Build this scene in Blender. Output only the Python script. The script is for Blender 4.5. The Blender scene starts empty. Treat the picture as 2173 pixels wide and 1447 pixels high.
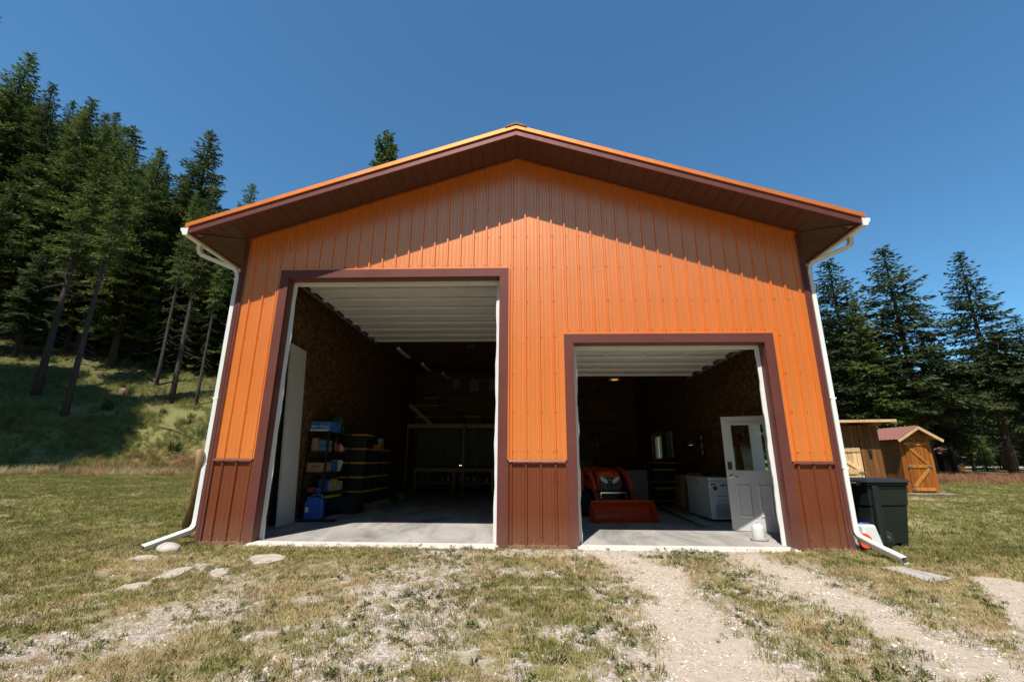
import bpy, bmesh, math, random
import numpy as np
from mathutils import Matrix, Vector, noise as mnoise
random.seed(7); rng = np.random.default_rng(7)
sc = bpy.context.scene
COL = sc.collection
rad = math.radians

# ------------------------------------------------------------------ camera
F_PX, IMG_W, IMG_H = 955.9, 2173.0, 1447.0
PITCH, YAW, ROLL = 0.2601, -0.0384, 0.005
CAM = np.array([0.2022, -7.2296, 1.2253])
def _basis():
    cy, sy, cp, sp = math.cos(YAW), math.sin(YAW), math.cos(PITCH), math.sin(PITCH)
    fw = np.array([sy*cp, cy*cp, sp]); r = np.array([cy, -sy, 0.0]); u = np.cross(r, fw)
    cr, sr = math.cos(ROLL), math.sin(ROLL)
    return cr*r+sr*u, -sr*r+cr*u, fw
BR, BU, BF = _basis()
cam_d = bpy.data.cameras.new('camera'); cam = bpy.data.objects.new('camera', cam_d); COL.objects.link(cam)
cam_d.sensor_width = 36; cam_d.lens = F_PX/IMG_W*36; cam_d.clip_end = 3000; cam_d.clip_start = 0.05
m = Matrix.Identity(4)
for i in range(3):
    m[i][0] = BR[i]; m[i][1] = BU[i]; m[i][2] = -BF[i]; m[i][3] = CAM[i]
cam.matrix_world = m
sc.camera = cam
# ------------------------------------------------------------------ sky, sun, exposure
SUN_EL, SUN_AZ = 60.5, 18.0            # azimuth: from behind the camera, this many degrees to its left
wd = bpy.data.worlds.new('World'); sc.world = wd; wd.use_nodes = True
nt = wd.node_tree
sky = nt.nodes.new('ShaderNodeTexSky'); sky.sky_type = 'NISHITA'; sky.sun_disc = False
sky.sun_elevation = rad(SUN_EL); sky.sun_rotation = rad(180+SUN_AZ)
sky.air_density = 1.0; sky.dust_density = 0.0; sky.ozone_density = 3.0; sky.altitude = 900
bg = nt.nodes['Background']; bg.inputs[1].default_value = 0.074
tint = nt.nodes.new('ShaderNodeMix'); tint.data_type = 'RGBA'; tint.blend_type = 'MULTIPLY'; tint.inputs[0].default_value = 1.0
tint.inputs[7].default_value = (0.98, 1.60, 1.72, 1)          # the clear deep blue of mountain air, the same all over the sky
nt.links.new(sky.outputs[0], tint.inputs[6]); nt.links.new(tint.outputs[2], bg.inputs[0])
sd = bpy.data.lights.new('sun', 'SUN'); sd.energy = 5.0; sd.angle = rad(0.53); sd.color = (1.0, 0.955, 0.88)
sun = bpy.data.objects.new('sun', sd); COL.objects.link(sun)
ldir = Vector((math.sin(rad(SUN_AZ))*math.cos(rad(SUN_EL)), math.cos(rad(SUN_AZ))*math.cos(rad(SUN_EL)), -math.sin(rad(SUN_EL))))
sun.rotation_euler = ldir.to_track_quat('-Z', 'Y').to_euler(); sun.location = (-10, -30, 40)
sc.view_settings.view_transform = 'Standard'; sc.view_settings.look = 'None'
sc.view_settings.exposure = 0.42; sc.view_settings.gamma = 1.0; sc.view_settings.use_curve_mapping = False

# ------------------------------------------------------------------ pixels to places
def ray(px, py): return BR*(px-IMG_W/2)/F_PX + BU*(IMG_H/2-py)/F_PX + BF
def on(px, py, axis, v):
    t = ray(px, py); return CAM + t*(v-CAM[axis])/t[axis]
def onX(px, py, v): return on(px, py, 0, v)
def onY(px, py, v): return on(px, py, 1, v)
def onZ(px, py, v=0.0): return on(px, py, 2, v)

# ------------------------------------------------------------------ materials
def new_mat(name):
    mt = bpy.data.materials.new(name); mt.use_nodes = True
    return mt, mt.node_tree, mt.node_tree.nodes['Principled BSDF']
def N(nt, kind, **kw):
    n = nt.nodes.new(kind)
    for k, v in kw.items(): setattr(n, k, v)
    return n
def pm(name, col, rough=0.5, var=0.12, scale=6.0, bump=0.0, bscale=60.0, metal=0.0, spec=0.5, emit=None, stretch=None, hue=None, sheen=None):
    """painted / plain surface: colour with uneven tone, optional second hue and fine relief"""
    mt, nt, b = new_mat(name)
    b.inputs['Roughness'].default_value = rough; b.inputs['Metallic'].default_value = metal
    b.inputs['Specular IOR Level'].default_value = spec
    tc = N(nt, 'ShaderNodeTexCoord'); mp = N(nt, 'ShaderNodeMapping')
    if stretch: mp.inputs['Scale'].default_value = stretch
    nt.links.new(tc.outputs['Object'], mp.inputs[0])
    no = N(nt, 'ShaderNodeTexNoise'); no.inputs['Scale'].default_value = scale; no.inputs['Detail'].default_value = 6
    no.inputs['Roughness'].default_value = 0.65
    nt.links.new(mp.outputs[0], no.inputs[0])
    rp = N(nt, 'ShaderNodeValToRGB'); cr = rp.color_ramp
    c2 = hue if hue else col
    cr.elements[0].position = 0.3; cr.elements[1].position = 0.7
    cr.elements[0].color = (*[max(0, c*(1-var)) for c in col], 1); cr.elements[1].color = (*[min(1, c*(1+var)) for c in c2], 1)
    nt.links.new(no.outputs[0], rp.inputs[0]); nt.links.new(rp.outputs[0], b.inputs['Base Color'])
    mr = N(nt, 'ShaderNodeMapRange'); mr.inputs[3].default_value = max(0.03, rough-0.08); mr.inputs[4].default_value = min(1, rough+0.1)
    nt.links.new(no.outputs[0], mr.inputs[0]); nt.links.new(mr.outputs[0], b.inputs['Roughness'])
    if bump:
        n2 = N(nt, 'ShaderNodeTexNoise'); n2.inputs['Scale'].default_value = bscale; n2.inputs['Detail'].default_value = 4
        nt.links.new(mp.outputs[0], n2.inputs[0])
        bp = N(nt, 'ShaderNodeBump'); bp.inputs['Strength'].default_value = bump; bp.inputs['Distance'].default_value = 0.01
        nt.links.new(n2.outputs[0], bp.inputs['Height']); nt.links.new(bp.outputs[0], b.inputs['Normal'])
    if emit:
        b.inputs['Emission Color'].default_value = (*emit[0], 1); b.inputs['Emission Strength'].default_value = emit[1]
    return mt
def wood(name, c1, c2, rough=0.6, axis=2, grain=14.0):
    mt, nt, b = new_mat(name); b.inputs['Roughness'].default_value = rough
    tc = N(nt, 'ShaderNodeTexCoord'); mp = N(nt, 'ShaderNodeMapping')
    s = [grain, grain, grain]; s[axis] = grain*0.06; mp.inputs['Scale'].default_value = s
    oi = N(nt, 'ShaderNodeObjectInfo'); va = N(nt, 'ShaderNodeVectorMath', operation='ADD'); vs = N(nt, 'ShaderNodeVectorMath', operation='SCALE')
    vs.inputs[0].default_value = (7.3, 3.1, 5.7); nt.links.new(oi.outputs['Random'], vs.inputs['Scale'])
    nt.links.new(tc.outputs['Object'], va.inputs[0]); nt.links.new(vs.outputs[0], va.inputs[1]); nt.links.new(va.outputs[0], mp.inputs[0])
    no = N(nt, 'ShaderNodeTexNoise'); no.inputs['Scale'].default_value = 1.6; no.inputs['Detail'].default_value = 5; no.inputs['Distortion'].default_value = 1.2
    nt.links.new(mp.outputs[0], no.inputs[0])
    rp = N(nt, 'ShaderNodeValToRGB'); cr = rp.color_ramp; cr.elements[0].position = 0.32; cr.elements[1].position = 0.68
    cr.elements[0].color = (*c1, 1); cr.elements[1].color = (*c2, 1)
    nt.links.new(no.outputs[0], rp.inputs[0])
    hs = N(nt, 'ShaderNodeHueSaturation'); mr = N(nt, 'ShaderNodeMapRange'); mr.inputs[3].default_value = 0.75; mr.inputs[4].default_value = 1.2
    nt.links.new(oi.outputs['Random'], mr.inputs[0]); nt.links.new(mr.outputs[0], hs.inputs['Value']); nt.links.new(rp.outputs[0], hs.inputs['Color'])
    nt.links.new(hs.outputs[0], b.inputs['Base Color'])
    bp = N(nt, 'ShaderNodeBump'); bp.inputs['Strength'].default_value = 0.3; bp.inputs['Distance'].default_value = 0.004
    nt.links.new(no.outputs[0], bp.inputs['Height']); nt.links.new(bp.outputs[0], b.inputs['Normal'])
    return mt
def osb_mat():
    mt, nt, b = new_mat('osb'); b.inputs['Roughness'].default_value = 0.75; b.inputs['Specular IOR Level'].default_value = 0.25
    tc = N(nt, 'ShaderNodeTexCoord'); no = N(nt, 'ShaderNodeTexNoise'); no.inputs['Scale'].default_value = 4; no.inputs['Detail'].default_value = 2
    mix = N(nt, 'ShaderNodeMix', data_type='VECTOR'); mix.inputs[0].default_value = 0.25
    nt.links.new(tc.outputs['Object'], no.inputs[0]); nt.links.new(tc.outputs['Object'], mix.inputs[4]); nt.links.new(no.outputs[1], mix.inputs[5])
    mp = N(nt, 'ShaderNodeMapping'); mp.inputs['Scale'].default_value = (1, 9, 22); mp.inputs['Rotation'].default_value = (0.5, 0, 0)
    nt.links.new(mix.outputs[1], mp.inputs[0])
    vo = N(nt, 'ShaderNodeTexVoronoi'); vo.inputs['Scale'].default_value = 1.6; nt.links.new(mp.outputs[0], vo.inputs[0])
    bw = N(nt, 'ShaderNodeRGBToBW'); nt.links.new(vo.outputs['Color'], bw.inputs[0])
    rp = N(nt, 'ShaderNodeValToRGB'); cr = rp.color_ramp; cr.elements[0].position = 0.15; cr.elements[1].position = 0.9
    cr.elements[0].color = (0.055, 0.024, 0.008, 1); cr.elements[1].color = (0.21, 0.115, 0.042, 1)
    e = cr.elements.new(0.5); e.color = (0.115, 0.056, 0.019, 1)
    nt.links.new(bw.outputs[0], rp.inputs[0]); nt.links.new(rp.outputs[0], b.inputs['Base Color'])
    return mt
def metal_siding(name, col, rough=0.42, metal=0.0, dust=0.0, flake=None):
    """baked enamel steel: slow waves of oil-canning, faint dust towards uneven patches"""
    mt, nt, b = new_mat(name); b.inputs['Specular IOR Level'].default_value = 0.4
    ge = N(nt, 'ShaderNodeNewGeometry')
    n1 = N(nt, 'ShaderNodeTexNoise'); n1.inputs['Scale'].default_value = 1.7; n1.inputs['Detail'].default_value = 7; n1.inputs['Roughness'].default_value = 0.7
    nt.links.new(ge.outputs['Position'], n1.inputs[0])
    mp = N(nt, 'ShaderNodeMapping'); mp.inputs['Scale'].default_value = (40, 40, 1.2); nt.links.new(ge.outputs['Position'], mp.inputs[0])
    n2 = N(nt, 'ShaderNodeTexNoise'); n2.inputs['Scale'].default_value = 1.0; n2.inputs['Detail'].default_value = 3; nt.links.new(mp.outputs[0], n2.inputs[0])
    ad = N(nt, 'ShaderNodeMath', operation='MULTIPLY_ADD'); ad.inputs[1].default_value = 0.35; nt.links.new(n2.outputs[0], ad.inputs[0]); nt.links.new(n1.outputs[0], ad.inputs[2])
    rp = N(nt, 'ShaderNodeValToRGB'); cr = rp.color_ramp; cr.elements[0].position = 0.4; cr.elements[1].position = 0.95
    cr.elements[0].color = (*[c*0.93 for c in col], 1); cr.elements[1].color = (*[min(1, c*1.07+0.006) for c in col], 1)
    nt.links.new(ad.outputs[0], rp.inputs[0])
    b.inputs['Metallic'].default_value = metal; last = rp.outputs[0]
    if dust:                                     # rain-splashed dust that thins out above the ground
        sp = N(nt, 'ShaderNodeSeparateXYZ'); nt.links.new(ge.outputs['Position'], sp.inputs[0])
        fz_ = N(nt, 'ShaderNodeMapRange'); fz_.inputs[1].default_value = .42; fz_.inputs[2].default_value = .0; fz_.inputs[3].default_value = 0; fz_.inputs[4].default_value = 1; nt.links.new(sp.outputs[2], fz_.inputs[0])
        n4 = N(nt, 'ShaderNodeTexNoise'); n4.inputs['Scale'].default_value = 26; n4.inputs['Detail'].default_value = 8; nt.links.new(ge.outputs['Position'], n4.inputs[0])
        mu = N(nt, 'ShaderNodeMath', operation='MULTIPLY'); nt.links.new(fz_.outputs[0], mu.inputs[0]); nt.links.new(n4.outputs[0], mu.inputs[1])
        m5 = N(nt, 'ShaderNodeMath', operation='MULTIPLY'); nt.links.new(mu.outputs[0], m5.inputs[0]); m5.inputs[1].default_value = dust
        mx_ = N(nt, 'ShaderNodeMix', data_type='RGBA'); nt.links.new(m5.outputs[0], mx_.inputs[0]); nt.links.new(last, mx_.inputs[6]); mx_.inputs[7].default_value = (.36, .28, .20, 1); last = mx_.outputs[2]
    nt.links.new(last, b.inputs['Base Color'])
    mr = N(nt, 'ShaderNodeMapRange'); mr.inputs[3].default_value = rough-0.07; mr.inputs[4].default_value = rough+0.1
    nt.links.new(n1.outputs[0], mr.inputs[0]); nt.links.new(mr.outputs[0], b.inputs['Roughness'])
    mp3 = N(nt, 'ShaderNodeMapping'); mp3.inputs['Scale'].default_value = (6, 6, 1.1); nt.links.new(ge.outputs['Position'], mp3.inputs[0])
    n3 = N(nt, 'ShaderNodeTexNoise'); n3.inputs['Scale'].default_value = 1.0; n3.inputs['Detail'].default_value = 1; nt.links.new(mp3.outputs[0], n3.inputs[0])
    bp = N(nt, 'ShaderNodeBump'); bp.inputs['Strength'].default_value = 0.35; bp.inputs['Distance'].default_value = 0.012
    nt.links.new(n3.outputs[0], bp.inputs['Height']); nt.links.new(bp.outputs[0], b.inputs['Normal'])
    if flake:                                    # metallic flake in the enamel: a paler, glossier lobe over the pigment
        gl = N(nt, 'ShaderNodeBsdfGlossy'); gl.inputs[0].default_value = (*flake[0], 1); gl.inputs['Roughness'].default_value = flake[1]
        nt.links.new(bp.outputs[0], gl.inputs['Normal']); mx2 = N(nt, 'ShaderNodeMixShader'); mx2.inputs[0].default_value = flake[2]
        nt.links.new(b.outputs[0], mx2.inputs[1]); nt.links.new(gl.outputs[0], mx2.inputs[2]); nt.links.new(mx2.outputs[0], nt.nodes['Material Output'].inputs[0])
    return mt
def concrete_mat():
    mt, nt, b = new_mat('concrete'); b.inputs['Roughness'].default_value = 0.8; b.inputs['Specular IOR Level'].default_value = 0.3
    ge = N(nt, 'ShaderNodeNewGeometry')
    n1 = N(nt, 'ShaderNodeTexNoise'); n1.inputs['Scale'].default_value = 0.9; n1.inputs['Detail'].default_value = 8; n1.inputs['Roughness'].default_value = 0.7; n1.inputs['Distortion'].default_value = 0.6
    mp = N(nt, 'ShaderNodeMapping'); mp.inputs['Scale'].default_value = (1.6, 0.5, 1); nt.links.new(ge.outputs['Position'], mp.inputs[0]); nt.links.new(mp.outputs[0], n1.inputs[0])
    rp = N(nt, 'ShaderNodeValToRGB'); cr = rp.color_ramp; cr.elements[0].position = 0.33; cr.elements[1].position = 0.62
    cr.elements[0].color = (0.15, 0.135, 0.12, 1); cr.elements[1].color = (0.39, 0.36, 0.325, 1)
    nt.links.new(n1.outputs[0], rp.inputs[0]); nt.links.new(rp.outputs[0], b.inputs['Base Color'])
    n2 = N(nt, 'ShaderNodeTexNoise'); n2.inputs['Scale'].default_value = 90; nt.links.new(ge.outputs['Position'], n2.inputs[0])
    bp = N(nt, 'ShaderNodeBump'); bp.inputs['Strength'].default_value = 0.25; bp.inputs['Distance'].default_value = 0.004
    nt.links.new(n2.outputs[0], bp.inputs['Height']); nt.links.new(bp.outputs[0], b.inputs['Normal'])
    return mt
def foliage_mat(name, dark, light, trans=0.25, rough=0.6, by_instance=True, hue_spread=0.03):
    mt, nt, b = new_mat(name); b.inputs['Roughness'].default_value = rough; b.inputs['Specular IOR Level'].default_value = 0.25
    oi = N(nt, 'ShaderNodeObjectInfo'); ge = N(nt, 'ShaderNodeNewGeometry')
    no = N(nt, 'ShaderNodeTexNoise'); no.inputs['Scale'].default_value = 0.9; no.inputs['Detail'].default_value = 6
    nt.links.new(ge.outputs['Position'], no.inputs[0])
    rp = N(nt, 'ShaderNodeValToRGB'); cr = rp.color_ramp; cr.elements[0].position = 0.35; cr.elements[1].position = 0.68
    cr.elements[0].color = (*dark, 1); cr.elements[1].color = (*light, 1)
    ad = N(nt, 'ShaderNodeMath', operation='ADD'); mr = N(nt, 'ShaderNodeMapRange'); mr.inputs[3].default_value = -0.16; mr.inputs[4].default_value = 0.16
    nt.links.new(oi.outputs['Random'], mr.inputs[0]); nt.links.new(no.outputs[0], ad.inputs[0]); nt.links.new(mr.outputs[0], ad.inputs[1])
    nt.links.new(ad.outputs[0], rp.inputs[0])
    hs = N(nt, 'ShaderNodeHueSaturation'); m2 = N(nt, 'ShaderNodeMapRange'); m2.inputs[3].default_value = 0.5-hue_spread; m2.inputs[4].default_value = 0.5+hue_spread
    nt.links.new(oi.outputs['Random'], m2.inputs[0]); nt.links.new(m2.outputs[0], hs.inputs['Hue']); nt.links.new(rp.outputs[0], hs.inputs['Color'])
    nt.links.new(hs.outputs[0], b.inputs['Base Color'])
    tr = N(nt, 'ShaderNodeBsdfTranslucent'); nt.links.new(hs.outputs[0], tr.inputs[0])
    mx = N(nt, 'ShaderNodeMixShader'); mx.inputs[0].default_value = trans
    out = nt.nodes['Material Output']; nt.links.new(b.outputs[0], mx.inputs[1]); nt.links.new(tr.outputs[0], mx.inputs[2]); nt.links.new(mx.outputs[0], out.inputs[0])
    return mt
def glass_mat():
    mt, nt, b = new_mat('window_glass')
    b.inputs['Base Color'].default_value = (0.95, 0.97, 0.97, 1); b.inputs['Roughness'].default_value = 0.02
    b.inputs['Transmission Weight'].default_value = 1.0; b.inputs['IOR'].default_value = 1.2
    return mt

ORANGE = metal_siding('orange_siding_enamel', (0.84, 0.192, 0.012), 0.5, 0.0, 0.0, ((.95, .60, .33), .34, .36))
BROWN = metal_siding('brown_siding_enamel', (0.20, 0.050, 0.018), 0.45, 0.25, .4)
TRIM = metal_siding('brown_trim_enamel', (0.165, 0.050, 0.038), 0.45, 0.3, .35)
ROOFORANGE = metal_siding('orange_roof_enamel', (0.85, 0.24, 0.05), 0.42, 0.5)
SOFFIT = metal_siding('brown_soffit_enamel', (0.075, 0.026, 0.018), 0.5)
SCREW = pm('screw_head', (0.22, 0.07, 0.03), 0.4, metal=0.3)
WHITE = pm('white_gutter_enamel', (0.78, 0.79, 0.77), 0.35, 0.05, 2.0)
VINYL = pm('white_vinyl_trim', (0.74, 0.73, 0.70), 0.5, 0.05, 3.0)
DOORWHITE = pm('door_section_white', (0.62, 0.61, 0.575), 0.5, 0.06, 3.0)
GALV = pm('galvanised_steel', (0.42, 0.43, 0.44), 0.4, 0.2, 12, metal=0.85)
OSB = osb_mat(); CONC = concrete_mat(); GLASS = glass_mat()
BLACK = pm('black_steel', (0.018, 0.018, 0.02), 0.45, 0.3, 9)
BLACKPL = pm('black_plastic', (0.016, 0.017, 0.019), 0.5, 0.25, 5, 0.15, 160)
YELLOWPL = pm('yellow_plastic', (0.62, 0.36, 0.03), 0.5, 0.12, 5)
LUMBER = wood('pale_lumber', (0.36, 0.20, 0.08), (0.52, 0.32, 0.15), axis=0)
LUMBERZ = wood('upright_lumber', (0.34, 0.19, 0.08), (0.5, 0.31, 0.15), axis=2)
CEDAR = wood('stained_cedar', (0.22, 0.064, 0.008), (0.38, 0.125, 0.016), 0.5)
CEDARD = wood('weathered_shaded_cedar', (0.11, 0.040, 0.010), (0.24, 0.092, 0.021), 0.6)
PINE = wood('fresh_pine', (0.55, 0.34, 0.15), (0.74, 0.52, 0.29), 0.55)
BARK = pm('fir_bark', (0.055, 0.038, 0.029), 0.95, 0.45, 3.0, 0.9, 14, stretch=(3, 3, 0.5))
TWIG = pm('dead_twig', (0.12, 0.098, 0.082), 0.9, 0.3, 4)
NEEDLE = foliage_mat('fir_needles', (0.042, 0.064, 0.015), (0.150, 0.178, 0.040), 0.3)
NEEDLE_B = foliage_mat('bluish_fir_needles', (0.036, 0.060, 0.022), (0.120, 0.150, 0.052), 0.28)
TIRE = pm('tyre_rubber', (0.015, 0.015, 0.015), 0.85, 0.2, 10)
TRORANGE = pm('tractor_orange', (0.50, 0.055, 0.010), 0.38, 0.38, 9)
CHROME = pm('bright_chrome', (0.8, 0.8, 0.82), 0.12, 0.02, 3, metal=1.0)
LENS = pm('headlight_lens', (0.5, 0.53, 0.58), 0.12, 0.1, 20)
FREEZER = pm('freezer_white', (0.66, 0.68, 0.70), 0.35, 0.04, 3)
BIN = pm('bin_green_plastic', (0.010, 0.015, 0.013), 0.5, 0.15, 6, 0.2, 120)
STONE = pm('flagstone', (0.40, 0.345, 0.28), 0.85, 0.25, 7, 0.6, 30)
ROCKM = pm('river_rock', (0.42, 0.38, 0.33), 0.8, 0.25, 9, 0.5, 25)
CARD = pm('cardboard', (0.40, 0.24, 0.12), 0.85, 0.1, 6)
def flat(name, c, rough=0.5): return pm(name, c, rough, 0.06, 8)

# ------------------------------------------------------------------ mesh builder
class MB:
    def __init__(s): s.v = []; s.f = []; s.M = None; s.sm = []; s.smooth = False
    def add(s, vs, fs):
        o = len(s.v)
        for p in vs:
            s.v.append(tuple(s.M @ Vector(p)) if s.M is not None else tuple(p))
        for f in fs: s.f.append(tuple(i+o for i in f)); s.sm.append(s.smooth)
    def box(s, x0, x1, y0, y1, z0, z1, bev=0.0):
        if bev <= 0:
            s.add([(x0,y0,z0),(x1,y0,z0),(x1,y1,z0),(x0,y1,z0),(x0,y0,z1),(x1,y0,z1),(x1,y1,z1),(x0,y1,z1)],
                  [(0,3,2,1),(4,5,6,7),(0,1,5,4),(1,2,6,5),(2,3,7,6),(3,0,4,7)])
        else:
            b = min(bev, (x1-x0)*.45, (y1-y0)*.45, (z1-z0)*.45)
            bm = bmesh.new(); bmesh.ops.create_cube(bm, size=1)
            for v in bm.verts:
                v.co = Vector(((x0+x1)/2+v.co.x*(x1-x0), (y0+y1)/2+v.co.y*(y1-y0), (z0+z1)/2+v.co.z*(z1-z0)))
            bmesh.ops.bevel(bm, geom=bm.edges[:], offset=b, segments=2, affect='EDGES', profile=0.6)
            bm.verts.index_update()
            s.add([v.co[:] for v in bm.verts], [[v.index for v in f.verts] for f in bm.faces]); bm.free()
    def bar(s, p, q, w, h, up=(0,0,1)):
        """rectangular bar from p to q, w across, h along up"""
        p = Vector(p); q = Vector(q); d = (q-p).normalized(); u = Vector(up)
        if abs(d.dot(u)) > 0.98: u = Vector((0,1,0))
        a = d.cross(u).normalized()*w/2; c = a.cross(d).normalized()*h/2
        s.add([p-a-c, p+a-c, p+a+c, p-a+c, q-a-c, q+a-c, q+a+c, q-a+c], [(0,1,2,3),(7,6,5,4),(0,4,5,1),(1,5,6,2),(2,6,7,3),(3,7,4,0)])
    def tube(s, path, rr, n=10, cap=True):
        path = [Vector(p) for p in path]; k = len(path)
        if not hasattr(rr, '__len__'): rr = [rr]*k
        vs = []; u = None
        for i, p in enumerate(path):
            d = (path[min(i+1,k-1)]-path[max(i-1,0)]).normalized()
            if u is None: u = d.cross(Vector((0.31,0.17,0.93)) if abs(d.z) < .9 else Vector((1,0,0))).normalized()
            else: u = (u-d*u.dot(d)).normalized()
            w = d.cross(u)
            for j in range(n):
                a = 2*math.pi*j/n; vs.append(p+(u*math.cos(a)+w*math.sin(a))*rr[i])
        fs = [(i*n+j, i*n+(j+1)%n, (i+1)*n+(j+1)%n, (i+1)*n+j) for i in range(k-1) for j in range(n)]
        if cap: fs += [tuple(range(n-1,-1,-1)), tuple(range((k-1)*n, k*n))]
        o = s.smooth; s.smooth = True; s.add(vs, fs); s.smooth = o
    def sweep(s, path, sect, up, cap=True):
        """sect: list of (a, b) in the plane (side, up)"""
        path = [Vector(p) for p in path]; k = len(path); n = len(sect); vs = []; up = Vector(up)
        for i, p in enumerate(path):
            d = (path[min(i+1,k-1)]-path[max(i-1,0)]).normalized()
            a = d.cross(up).normalized(); c = a.cross(d)
            sc_ = 1.0
            if 0 < i < k-1:
                d1 = (path[i]-path[i-1]).normalized(); sc_ = 1/max(0.5, d1.dot(d))
            for (x, y) in sect: vs.append(p+a*x+c*y*sc_)
        fs = [(i*n+j, i*n+(j+1)%n, (i+1)*n+(j+1)%n, (i+1)*n+j) for i in range(k-1) for j in range(n)]
        if cap: fs += [tuple(range(n-1,-1,-1)), tuple(range((k-1)*n, k*n))]
        s.add(vs, fs)
    def prism(s, poly, axis, a, b):
        """polygon in the two other axes, extruded along axis from a to b"""
        def P(p, t):
            l = list(p); l.insert(axis, t); return l
        n = len(poly)
        s.add([P(p, a) for p in poly]+[P(p, b) for p in poly], [tuple(range(n-1,-1,-1)), tuple(range(n,2*n))]+[(i,(i+1)%n,n+(i+1)%n,n+i) for i in range(n)])
    def lathe(s, prof, n=16, c=(0,0,0), cap=True):
        vs = []; k = len(prof)
        for (r_, z) in prof:
            for j in range(n):
                a = 2*math.pi*j/n; vs.append((c[0]+r_*math.cos(a), c[1]+r_*math.sin(a), c[2]+z))
        fs = [(i*n+j, i*n+(j+1)%n, (i+1)*n+(j+1)%n, (i+1)*n+j) for i in range(k-1) for j in range(n)]
        if cap: fs += [tuple(range(n-1,-1,-1)), tuple(range((k-1)*n, k*n))]
        o = s.smooth; s.smooth = True; s.add(vs, fs); s.smooth = o
    def mesh(s, name):
        me = bpy.data.meshes.new(name); me.from_pydata(s.v, [], s.f)
        if any(s.sm): me.polygons.foreach_set('use_smooth', s.sm)
        me.validate(); me.update(); return me
    def build(s, name, mat, parent=None, loc=None, rotz=None):
        return link(name, s.mesh(name), mat, parent, loc, rotz)
def link(name, me, mat, parent=None, loc=None, rotz=None):
    if mat is not None and not me.materials: me.materials.append(mat)
    o = bpy.data.objects.new(name, me); COL.objects.link(o); o.parent = parent
    if loc is not None: o.location = loc
    if rotz is not None: o.rotation_euler = (0, 0, rotz)
    return o
def tag(o, label, cat, group=None, kind=None):
    o['label'] = label
    if cat: o['category'] = cat
    if group: o['group'] = group
    if kind: o['kind'] = kind
    return o
def thing(name, label, cat, loc=(0,0,0), rotz=0, group=None):
    o = bpy.data.objects.new(name, None); COL.objects.link(o); o.location = loc; o.rotation_euler = (0,0,rotz)
    return tag(o, label, cat, group)
def copy_tree(o, parent=None):
    c = o.copy(); COL.objects.link(c); c.parent = parent
    for ch in o.children: copy_tree(ch, c)
    return c
def piece(name, mat, parent, fn, *a, **k):
    b = MB(); getattr(b, fn)(*a, **k); return b.build(name, mat, parent)
def B(name, mat, parent, x0, x1, y0, y1, z0, z1, bev=0.0): return piece(name, mat, parent, 'box', x0, x1, y0, y1, z0, z1, bev)

# ------------------------------------------------------------------ value noise for terrain and scatter
_perm = rng.random((256, 256))
def vnoise(x, y):
    x = np.asarray(x, float); y = np.asarray(y, float)
    xi = np.floor(x).astype(int); yi = np.floor(y).astype(int); fx = x-xi; fy = y-yi
    fx = fx*fx*(3-2*fx); fy = fy*fy*(3-2*fy)
    g = lambda a, b: _perm[a % 256, b % 256]
    return (g(xi,yi)*(1-fx)+g(xi+1,yi)*fx)*(1-fy)+(g(xi,yi+1)*(1-fx)+g(xi+1,yi+1)*fx)*fy
def fbm(x, y, o=4):
    s = 0; a = .5; t = 0
    for i in range(o): s = s+a*vnoise(x*2**i+17.3*i, y*2**i+9.1*i); t += a; a *= .55
    return s/t
def sstep(a, b, x):
    t = np.clip((x-a)/(b-a), 0, 1); return t*t*(3-2*t)
TOE0 = np.array([-23.0, 10.0]); TOEN = np.array([-0.486, 0.874])
def terrain(x, y):
    x = np.asarray(x, float); y = np.asarray(y, float)
    yy = np.clip(y-0.5, 0, None)
    z = 0.024*yy - 0.00016*np.clip(yy, 0, 60)**2
    z = np.where(yy > 60, 0.024*60-0.00016*3600, z)
    z = z + 0.03*np.clip(-x-7, 0, 18)*sstep(-4, 6, y)          # lawn climbs a little towards the hill
    u = (x-TOE0[0])*TOEN[0]+(y-TOE0[1])*TOEN[1]
    up = np.clip(u, 0, None)
    hill = 0.45*up*sstep(-1, 5, u)*1.0
    hill = np.where(up > 70, 0.45*70, hill)
    hill = hill*sstep(34, 4, x)
    z = z + hill + (fbm(x*.25+3, y*.25)-.5)*np.clip(hill*.35, 0, 0.9)
    away = sstep(0.6, 3.0, np.maximum(np.abs(x)-4.9, np.maximum(-y-.1, y-12.3)))
    z = z + (fbm(x*.9, y*.9)-.5)*.09*away + (fbm(x*.3+40, y*.3)-.5)*.12*away*sstep(-3, 4, np.abs(x)-5+np.clip(y,0,99))
    z = z - 0.012 - 0.02*sstep(0.2, 2.5, -y)
    return z
def T(x, y): return float(terrain(x, y))
def ground_at(px, py, d0=3.0, d1=120.0):
    t = ray(px, py)/ray(px, py)[1]; d = d0
    while d < d1:
        p = CAM+t*d
        if p[2] <= T(p[0], p[1]): return p
        d += 0.1 if d < 25 else 0.3
    return CAM+t*d1

# ================================================================== GROUND
def axis_pts(lo, hi, fine_lo, fine_hi, step, grow=1.13):
    p = list(np.arange(fine_lo, fine_hi+1e-6, step)); s = step
    while p[-1] < hi: s = min(s*grow, 25); p.append(p[-1]+s)
    s = step; q = [p[0]]
    while q[-1] > lo: s = min(s*grow, 25); q.append(q[-1]-s)
    return np.array(q[:0:-1]+p)
gx = axis_pts(-420, 420, -9, 9, 0.11, 1.07); gy = axis_pts(-60, 520, -5.2, 1.5, 0.10, 1.06)
GX, GY = np.meshgrid(gx, gy)
GZ = terrain(GX, GY)
inside = (np.abs(GX) < 4.82) & (GY > 0.02) & (GY < 12.15)
GZ = np.where(inside, -0.12, GZ)
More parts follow.
